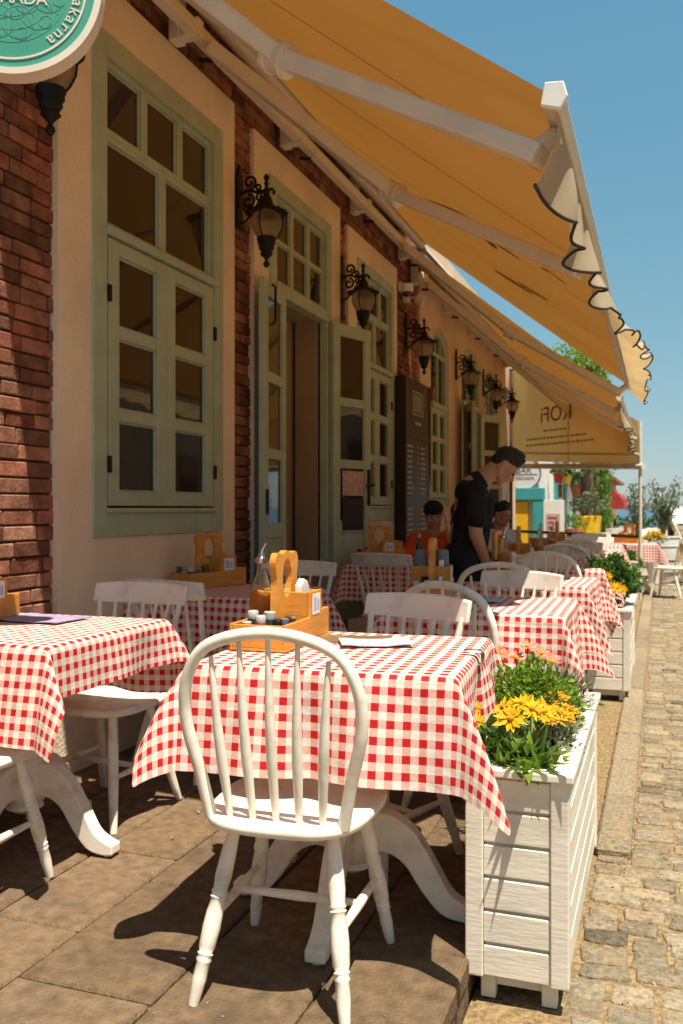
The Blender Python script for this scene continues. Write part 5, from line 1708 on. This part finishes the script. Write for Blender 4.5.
def seated(label, O, fwd, shirt, skin, headturn=0, cap=False, hand_up=False, lean=.05, scale=1.0):
    O = Vector(O); f0 = Vector(fwd).normalized(); l0 = Vector((0, 0, 1)).cross(f0)
    S = scale
    def sp(a, s, z): return O + f0 * a * S + l0 * s * S + Vector((0, 0, .452 + (z - .452) * S if z > .452 else z))
    t = thing('person', label, 'person', O, 0)
    hd = (f0 * math.cos(headturn) + l0 * math.sin(headturn) + Vector((0, 0, -.22)))
    hu_ = Vector((0, 0, 1)) + f0 * .2
    hc = sp(lean + .06, 0, 1.16)
    b = MB(); P_ = head_shapes(b, hc, hd, hu_)
    capsule(b, sp(lean, 0, .98), sp(lean + .03, 0, 1.10), .055, .05)
    capsule(b, sp(lean - .01, -.12, .95), sp(lean - .01, .12, .95), .062, .062)
    capsule(b, sp(0, 0, .56), sp(lean - .01, 0, .88), .115, .115)
    for s in (-1, 1):
        capsule(b, sp(0, s * .08, .54), sp(.38, s * .11, .53), .08, .058); capsule(b, sp(.38, s * .11, .52), sp(.34, s * .12, .08), .052, .034); capsule(b, sp(.31, s * .12, .045), sp(.44, s * .13, .035), .04, .032)
        if hand_up and s > 0:
            el, wr = sp(lean + .22, s * .19, .80), sp(lean + .13, s * .125, 1.04); d = Vector((0, 0, 1)) - l0 * s * .1 - f0 * .15; n = -f0 * .3 - l0 * s
        else:
            el, wr = sp(lean + .10, s * .25, .76), sp(lean + .30, s * .13, .80); d = f0 * .8 - l0 * s * .6; n = Vector((0, 0, -1))
        capsule(b, sp(lean - .01, s * .17, .945), el, .047, .038); capsule(b, el, wr, .039, .026)
        hand_shapes(b, wr, d, n, s, .5)
    body = remesh(b, 'body', skin, t, .009, 3); body.location = -O
    face_parts(P_, body)
    if not cap: hair_cap(P_, body, hc, hd, hu_)
    b = MB()
    capsule(b, sp(lean - .01, -.13, .945), sp(lean - .01, .13, .945), .078, .078)
    for s in (-.05, .05): capsule(b, sp(0, s, .52), sp(lean - .01, s, .88), .13, .118)
    for s in (-1, 1):
        el = sp(lean + .20, s * .20, .80) if hand_up and s > 0 else sp(lean + .10, s * .25, .76)
        a0 = sp(lean - .01, s * .165, .95)
        capsule(b, a0, a0.lerp(el, .72), .068, .062)
    for k in range(8): b.ball(sp(rnd.uniform(-.05, .1), rnd.uniform(-.14, .14), rnd.uniform(.56, .88)), rnd.uniform(.06, .085))
    remesh(b, 'shirt', shirt, body, .010, 3)
    b = MB()
    for s in (-1, 1): capsule(b, sp(0, s * .08, .545), sp(.38, s * .11, .535), .094, .072); capsule(b, sp(.38, s * .11, .52), sp(.34, s * .12, .12), .068, .056)
    remesh(b, 'trousers', M['trousers'], body, .011, 2)
    if cap:
        f_, l, u = basis(hd, hu_); f_, l, u = f_ * HS, l * HS, u * HS; Rm = Matrix((f_, l, u)).transposed()
        b = MB(); b.ball(hc + f_ * -.014 + u * .058, 1, 20, 12, (.112, .094, .084), Rm); b.ball(hc + f_ * -.045 + u * .02, 1, 16, 10, (.066, .080, .070), Rm); capsule(b, P_(.085, -.035, .062), P_(.135, -.02, .050), .010, .008); capsule(b, P_(.085, .035, .062), P_(.135, .02, .050), .010, .008)
        capsule(b, P_(.085, 0, .065), P_(.145, 0, .052), .010, .008); b.ball(P_(-.014, 0, .135), .010)
        remesh(b, 'cap', M['tshirtblack'], body, .007, 2)
    return t
seated('boy in a black cap and orange-red t-shirt resting his chin on his hand', (-1.73, 7.20, 0), (.12, -1, 0), M['orangeshirt'], M['skin'], .25, cap=True, hand_up=True, lean=.08, scale=.97)
seated('dark-haired person in an orange-red t-shirt partly hidden behind the waiter', (-1.72, 8.10, 0), (.15, -1, 0), M['orangeshirt'], M['skin'], .35, hand_up=True, lean=.10, scale=.95)
seated('dark-haired person in a pale patterned shirt sitting behind the waiter', (-1.50, 8.45, 0), (.75, -.6, 0), M['greyshirt'], M['skindark'], .2, lean=.10, scale=.97)

# ------------------------------------------------------------------ beyond the yellow curtain
h = thing('whitewashed_house', 'whitewashed house with turquoise door surround and yellow shutters', 'building', (-2.2, 18.4, 0))
b = MB(); b.box(-7, -2.14, 18.2, 30, -.2, 3.3)
local(h, b.build('wall', M['whitewash'], h))
b = MB(); b.prism([(-7.2, 3.3), (-1.95, 3.3), (-4.5, 4.1)], 12.2, lambda a, c, q: (a, 18.0 + q, c)); local(h, b.build('roof', M['roof'], h))
b = MB(); b.box(-3.75, -2.15, 18.06, 18.199, 1.36, 1.60); b.box(-2.38, -2.15, 18.07, 18.199, -.2, 1.36); b.box(-3.9, -3.60, 18.07, 18.199, -.2, 1.33)
local(h, b.build('door_surround', M['turq'], h, bevel=.01))
b = MB(); b.box(-3.58, -3.15, 18.13, 18.19, -.15, 1.32); b.box(-3.14, -2.48, 18.125, 18.19, -.15, 1.32)
for k in range(5): b.box(-3.5 + k * .16, -3.48 + k * .16, 18.115, 18.13, -.1, 1.3)
local(h, b.build('shutter_door', M['yellowpaint'], h, bevel=.004))
b = MB()
for y in (19.6, 21.6, 24.0): b.box(-2.139, -2.10, y, y + .55, -.1, 3.6 if y > 20 else 2.9)
local(h, b.build('pilaster', M['turq'], h))
b = MB(); b.box(-2.139, -2.12, 20.4, 21.2, 1.2, 2.2); b.box(-2.139, -2.12, 25.4, 26.4, 1.2, 2.2); local(h, b.build('window', M['pane'], h))
t = thing('round_plaque', 'round white plaque with blue lettering above the turquoise door', 'sign', (-2.56, 18.12, 1.90))
b = MB(); b.lathe([(.36, -.02), (.36, .02)], (0, 0, 0), 40, Matrix.Rotation(R(90), 4, 'X')); b.build('face', M['paperwhite'], t)
b = MB(); b.tube([(.335 * math.cos(2 * math.pi * k / 40), -.022, .335 * math.sin(2 * math.pi * k / 40)) for k in range(40)], .012, 6, closed=True)
b.add(*text_mesh('BAR', .17, lambda x, y, q: (x, -.023 - q, y + .0))); b.add(*text_mesh('BOZCAADA', .075, lambda x, y, q: (x, -.023 - q, y - .13)))
for k in range(9): b.tube([(-.2 + k * .05, -.022, .19 + .03 * math.sin(k * 2)), (-.18 + k * .05, -.022, .24)], .006, 5)
b.box(-.28, .28, -.024, -.021, -.04, -.025); b.box(-.28, .28, -.024, -.021, .15, .165)
b.build('lettering', M['blue'], t)
def hanging_pot(label, loc, mat, s=1.0, plant='leaf'):
    t = thing('plant_pot', label, 'flower pot', loc, 0, 'flower pots on the white house')
    b = MB(); b.lathe([(.11 * s, 0), (.17 * s, .26 * s), (.185 * s, .27 * s), (.185 * s, .32 * s), (.15 * s, .32 * s)], (0, 0, 0), 14); b.build('pot', mat, t, smooth=True, angle=50)
    mound(t, (0, 0, .34 * s), .2 * s, .2 * s, .2 * s, 160, .08, M[plant])
    return t
hanging_pot('red hanging pot on the white house beside the plaque', (-1.93, 18.55, 1.70), M['redcanvas'], .62)
hanging_pot('yellow hanging pot on the white house behind the red pot', (-1.92, 20.3, 1.72), M['yellowpaint'], .55)
hanging_pot('dark red pot low on the pilaster of the white house', (-1.9, 22.6, 1.45), M['terracotta'], 1.0)
hanging_pot('wide terracotta pot of green plants standing beside the poster stand', (-1.62, 18.3, .42), M['terracotta'], 1.15)
hanging_pot('terracotta pot on the whitewashed wall near the vine', (-1.85, 26.5, 1.35), M['terracotta'], 1.0)
t = thing('poster_stand', 'white poster stand with a pale red print in front of the white house', 'poster', (-1.885, 17.3, -.13))
b = MB(); b.box(-.19, .19, 0, .04, .0, 1.48); b.build('board', M['paperwhite'], t, bevel=.005)
b = MB(); b.box(-.14, .11, -.004, -.001, .42, 1.22); b.build('poster', M['paperpink'], t)
b = MB()
for k in range(8): b.box(-.11, -.11 + rnd.uniform(.1, .2), -.007, -.005, .5 + k * .09, .53 + k * .09)
b.build('poster_print', M['redcanvas'], t)
t = thing('yellow_bin', 'large yellow square planter box under a dry bush', 'planter', (-1.53, 20.6, -.13))
b = MB()
b.prism([(-.21, 0), (.21, 0), (.26, 1.15), (-.26, 1.15)], .9, lambda a, c, q: (a, q, c)); b.build('box', M['yellowpaint'], t, bevel=.02)
mound(t, (0, .35, 1.25), .36, .5, .36, 420, .10, M['leafgrey'])
# pergola posts and vines
t = thing('vine_pergola', 'timber pergola with a climbing vine along the white house', 'pergola', (-1.72, 22, 0))
for (x, y) in ((.05, -.6), (-.1, 3.4), (-.2, 7.4)):
    b = MB(); b.tube([(x, y, -.15), (x + .03, y, 2.9)], .08, 8); b.build('post', M['bark'], t, smooth=True)
b = MB(); b.box(-.2, .05, -1.5, 8.5, 2.85, 3.02)
for k in range(9): b.box(-.9, .6, -1 + k * 1.1, -.9 + k * 1.1, 3.02, 3.12)
b.build('beam', M['bark'], t)
b = MB()
for k in range(1500):
    y = rnd.uniform(-2.4, 8); x = rnd.uniform(-.9, .45)
    drop = abs(rnd.gauss(0, .55)) if math.sin(y * 3.1) > -.2 else abs(rnd.gauss(0, .25))
    b.leaf((x, y, 3.15 - drop), rv(), rv(), rnd.uniform(.10, .2), rnd.uniform(.08, .15))
b.build('vine', M['leaf'], t)
t = thing('ivy_wall', 'tall ivy covered wall between the white house and the stone building', 'wall', (-1.9, 30.5, 0))
b = MB(); b.box(-4, -.0, .2, 2.6, -.2, 3.7); b.build('wall', M['stone'], t)
b = MB()
for k in range(2600):
    f_ = rnd.random()
    if f_ < .6: p = (rnd.uniform(-3, .18), rnd.uniform(-.1, .2), rnd.uniform(0, 4.3))
    else: p = (rnd.uniform(-.05, .25), rnd.uniform(0, 2.6), rnd.uniform(0, 4.2))
    b.leaf(p, rv(), rv(), rnd.uniform(.12, .24), rnd.uniform(.1, .18))
b.build('ivy', M['leaf'], t)
t = thing('stone_building', 'small stone building with a red rounded awning at the end of the street', 'building', (-2.2, 38, 0))
b = MB(); b.box(-5, 0, 0, 12, -.2, 2.4)
for k in range(5): b.box(-.0, .14, .6 + k * 2.3, 1.1 + k * 2.3, -.2, 2.1)
b.build('wall', M['stone'], t, bevel=.02)
b = MB(); b.prism([(-5.4, 2.4), (.4, 2.4), (.4, 2.52), (-2.4, 3.6), (-5.4, 2.52)], 12.8, lambda a, c, q: (a, -.4 + q, c)); b.build('roof', M['roof'], t)
b = MB(); vs = []; fs = []
for i in range(13):
    u = i / 12 * math.pi / 2
    for k in range(9):
        q = k / 8; w = 1 - .0 * q
        vs.append((.05 + .85 * math.sin(u), -1.2 + 5.0 * q, 1.15 + .85 * math.cos(u)))
for i in range(12):
    for k in range(8): fs.append((i * 9 + k, i * 9 + k + 1, i * 9 + 10 + k, i * 9 + 9 + k))
b.add(vs, fs)
for q in (-1.2, 3.8):
    vv = [(.05, q, 1.15)] + [(.05 + .85 * math.sin(i / 12 * math.pi / 2), q, 1.15 + .85 * math.cos(i / 12 * math.pi / 2)) for i in range(13)]
    b.add(vv, [(0, i, i + 1) for i in range(1, 13)])
b.build('awning', M['redcanvas'], t, smooth=True)
# low coast hedge at the street end
t = thing('low_hedge', 'low green hedge in front of the sea at the end of the street', 'hedge', (-1.2, 44, 0))
b = MB()
for k in range(500): b.leaf((rnd.uniform(-1.2, 1.0), rnd.uniform(-.5, .5), rnd.uniform(-.1, .75)), rv(), rv(), rnd.uniform(.12, .25), rnd.uniform(.1, .2))
b.build('foliage', M['leafdark'], t)

# white cafe tables and chairs of the next cafe
G_W = 'white cloth tables of the next cafe'
w0 = None
for i, (x, y, lab) in enumerate(((-1.25, 16.2, 'white cafe table nearest the rail, beyond the canopy'), (-.75, 17.6, 'white cafe table second beyond the rail'), (-.55, 19.4, 'white cafe table in front of the yellow planter box'), (-.35, 21.6, 'white cafe table farther up the street'), (-.3, 24.5, 'white cafe table farthest up the street, before the ivy'))):
    if w0 is None:
        w0 = thing('cafe_table', lab, 'table', (x, y, -.13), 0, G_W)
        b = MB(); b.box(-.42, .42, -.42, .42, .74, .77); b.build('tabletop', M['paperwhite'], w0, bevel=.01)
        b = MB()
        for k in range(24):
            a0, a1 = 2 * math.pi * k / 24, 2 * math.pi * (k + 1) / 24
        poly = [(-.435, -.435), (.435, -.435), (.435, .435), (-.435, .435)]
        vs = []; fs = []
        N = 64
        for r, z in ((.98, .775), (1, .765), (1.03, .6), (1.06, .48)):
            for k in range(N):
                q = 4 * k / N; i0 = int(q) % 4; f_ = q - int(q)
                px = lerp(poly[i0][0], poly[(i0 + 1) % 4][0], f_); py = lerp(poly[i0][1], poly[(i0 + 1) % 4][1], f_)
                w_ = 1 + (.03 * math.sin(k * 1.7) if z < .7 else 0)
                vs.append((px * r * w_, py * r * w_, z))
        for r in range(3):
            for k in range(N): fs.append((r * N + k, r * N + (k + 1) % N, r * N + N + (k + 1) % N, r * N + N + k))
        fs.append(tuple(range(N)))
        b.add(vs, fs); b.build('white_cloth', M['paperwhite'], w0, smooth=True)
        b = MB(); b.tube([(0, 0, .02), (0, 0, .74)], .035, 10); b.box(-.3, .3, -.04, .04, 0, .03); b.box(-.04, .04, -.3, .3, 0, .031); b.build('pedestal', M['black'], w0)
    else: dup(w0, (x, y, -.13), rnd.uniform(-.1, .1), lab)
for (x, y, rz, lab) in ((-1.35, 15.5, R(5), 'white comb-back chair just beyond the rail'), (-.85, 16.9, R(20), 'white comb-back chair between the first two white cafe tables'), (-.3, 18.2, R(120), 'white comb-back chair at the street side of the white cafe tables'), (-.9, 20.2, R(10), 'white comb-back chair near the yellow planter box'), (-.2, 20.6, R(150), 'white comb-back chair farthest out on the street'), (-.9, 22.6, R(40), 'white comb-back chair by the vine pergola')):
    dup(C0, (x, y, -.12), rz, lab)

# barrel planter with olive, scooter, far umbrella etc.
t = thing('barrel_planter', 'white banded barrel planter with an olive tree at the street side', 'planter', (.06, 17.6, -.12))
b = MB(); b.lathe([(.235, 0), (.27, .15), (.295, .38), (.295, .55), (.285, .80), (.25, .80), (.25, .74)], (0, 0, 0), 24); b.build('barrel', M['whitewash'], t, smooth=True, angle=50)
b = MB()
for z, r in ((.14, .272), (.36, .297), (.60, .296), (.76, .290)): b.lathe([(r, z), (r + .004, z + .005), (r + .004, z + .03), (r, z + .035)], (0, 0, 0), 24)
b.build('hoop', M['grey'], t, smooth=True)
def olive(label, loc, hgt, spread, n, lean=(0, 0)):
    t = thing('olive_tree', label, 'tree', loc, 0, 'young olive trees in tubs')
    b = MB(); tops = []
    for k in range(7):
        a_ = 2 * math.pi * k / 7 + rnd.uniform(-.3, .3); r = spread * rnd.uniform(.3, .9)
        h_ = hgt * rnd.uniform(.55, 1)
        p = [(0, 0, 0), (lean[0] * .3 + .05 * math.cos(a_), lean[1] * .3 + .05 * math.sin(a_), h_ * .35), (lean[0] + r * .6 * math.cos(a_), lean[1] + r * .6 * math.sin(a_), h_ * .7), (lean[0] + r * math.cos(a_), lean[1] + r * math.sin(a_), h_)]
        b.tube(p, [.028, .02, .012, .005], 6); tops.append([Vector(q) for q in p])
    b.build('trunk', M['bark'], t, smooth=True)
    b = MB()
    for k in range(n):
        pp = rnd.choice(tops); q = rnd.uniform(.9, 3); i = min(int(q), 2)
        c = pp[i].lerp(pp[i + 1], q - i) + rv(spread * .22)
        b.leaf(c, rv() + Vector((0, 0, .5)), rv(), rnd.uniform(.06, .12), .028)
    b.build('crown', M['leafgrey'], t)
    return t
olive('olive tree growing out of the white barrel', (.06, 17.6, .62), 1.1, .42, 900)
t = thing('plant_tub', 'white tub with a taller olive tree just behind the canopy post', 'planter', (-.42, 18.8, -.12))
b = MB(); b.lathe([(.2, 0), (.24, .55), (.25, .56), (.25, .6), (.2, .6)], (0, 0, 0), 18); b.build('tub', M['whitewash'], t, smooth=True, angle=50)
olive('small olive tree behind the canopy post', (-.42, 18.8, .46), 1.25, .30, 600)
mb2 = thing('yellow_flower_pot', 'pot of yellow flowers beside the canopy post', 'flower pot', (-.10, 16.3, -.12))
b = MB(); b.lathe([(.08, 0), (.11, .7), (.12, .72)], (0, 0, 0), 14); b.build('pot', M['whitewash'], mb2, smooth=True)
mound(mb2, (0, 0, .78), .18, .16, .12, 140, .06, M['petal'], 'blossom'); mound(mb2, (0, 0, .74), .17, .16, .10, 120, .06, M['leaf'])
# scooter parked at the right edge
t = thing('scooter', 'black and yellow scooter parked beyond the barrel at the right edge', 'scooter', (.55, 17.2, -.12), R(80))
for x in (-.6, .6):
    b = MB(); b.tube([(x + .2 * math.cos(2 * math.pi * k / 24), 0, .26 + .2 * math.sin(2 * math.pi * k / 24)) for k in range(24)], .055, 10, closed=True); w = b.build('wheel', M['rubber'], t, smooth=True)
    b = MB(); b.lathe([(.14, -.03), (.14, .03)], (0, 0, 0), 16, Matrix.Translation((x, 0, .26)) @ Matrix.Rotation(R(90), 4, 'X')); b.build('rim', M['steel'], w)
b = MB()
capsule(b, (-.62, 0, .62), (-.15, 0, .58), .15, .13); capsule(b, (-.2, 0, .34), (.3, 0, .28), .12, .11); capsule(b, (.3, 0, .3), (.46, 0, .85), .12, .10); capsule(b, (.42, 0, .85), (.5, 0, .98), .10, .08)
capsule(b, (.55, 0, .46), (.68, 0, .48), .08, .06)
remesh(b, 'body_shell', M['black'], t, .02, 3)
b = MB(); capsule(b, (-.60, 0, .80), (-.05, 0, .78), .10, .09); remesh(b, 'saddle', M['rubber'], t, .02, 3)
b = MB(); b.prism([(-.75, .45), (-.3, .42), (-.2, .62), (-.7, .68)], .30, lambda a, c, q: (a, -.16 + q * 1.07, c)); b.build('side_panel', M['yellowpaint'], t, bevel=.03)
b = MB(); b.tube([(.44, -.32, 1.02), (.50, 0, 1.0), (.44, .32, 1.02)], .018, 8); b.build('handlebar', M['black'], t, smooth=True)
b = MB(); b.ball((.58, 0, .93), .08); b.build('headlight', M['steel'], t, smooth=True)
# white sunshade folded far away and boats of chairs near the sea
t = thing('sun_umbrella', 'folded white sunshade leaning on its pole near the sea', 'umbrella', (.35, 30, -.12))
b = MB(); b.tube([(-.45, 0, 1.9), (.0, 0, 1.1)], [.05, .10], 8); b.build('folded_canopy', M['paperwhite'], t, smooth=True)
b = MB(); b.tube([(-.5, 0, 2.0), (.45, 0, .0)], .03, 8); b.build('pole', M['paperwhite'], t)
t = thing('parked_car', 'pale car parked at the far end of the street before the sea', 'car', (1.0, 42, -.12), R(10))
b = MB()
prof = [(-1.9, .35), (-1.95, .7), (-1.6, .85), (-1.0, 1.35), (.4, 1.4), (1.0, .95), (1.8, .85), (1.95, .55), (1.9, .35)]
b.prism(prof, 1.6, lambda a, c, q: (q - .8, a, c)); b.build('body', M['cream'], t, bevel=.08)
b = MB(); b.prism([(-1.35, .9), (-.95, 1.29), (.35, 1.33), (.8, .95)], 1.62, lambda a, c, q: (q - .81, a, c)); b.build('window', M['pane'], t)
for (x, y) in ((-.78, -1.2), (.78, -1.2), (-.78, 1.2), (.78, 1.2)):
    b = MB(); b.lathe([(.2, -.1), (.3, -.08), (.3, .08), (.2, .1)], (0, 0, 0), 18, Matrix.Translation((x, y, .3)) @ Matrix.Rotation(R(90), 4, 'Y')); b.build('wheel', M['rubber'], t, smooth=True)
# leafy tree seen through the gap between the awnings
t = thing('plane_tree', 'leafy green tree rising behind the far awning, seen through the gap', 'tree', (-2.35, 30.1, -.1))
b = MB(); b.tube([(0, 0, 0), (.1, .05, 3.4), (.0, .1, 5.6)], [.13, .11, .07], 10)
for k in range(6):
    a_ = k * 1.05; b.tube([(.05, .1, 4.0 + k * .2), (.5 * math.cos(a_), .5 * math.sin(a_), 5.2), (.7 * math.cos(a_), .9 * math.sin(a_), 5.9)], [.09, .06, .02], 7)
b.build('trunk', M['bark'], t, smooth=True)
b = MB()
for k in range(26):
    c = Vector((rnd.uniform(-.7, .45), rnd.gauss(0, .7), 5.6 + rnd.gauss(0, .35)))
    for j in range(80): b.leaf(c + rv(.5), rv(), rv(), rnd.uniform(.12, .22), rnd.uniform(.09, .14))
b.build('crown', M['leafbright'], t)
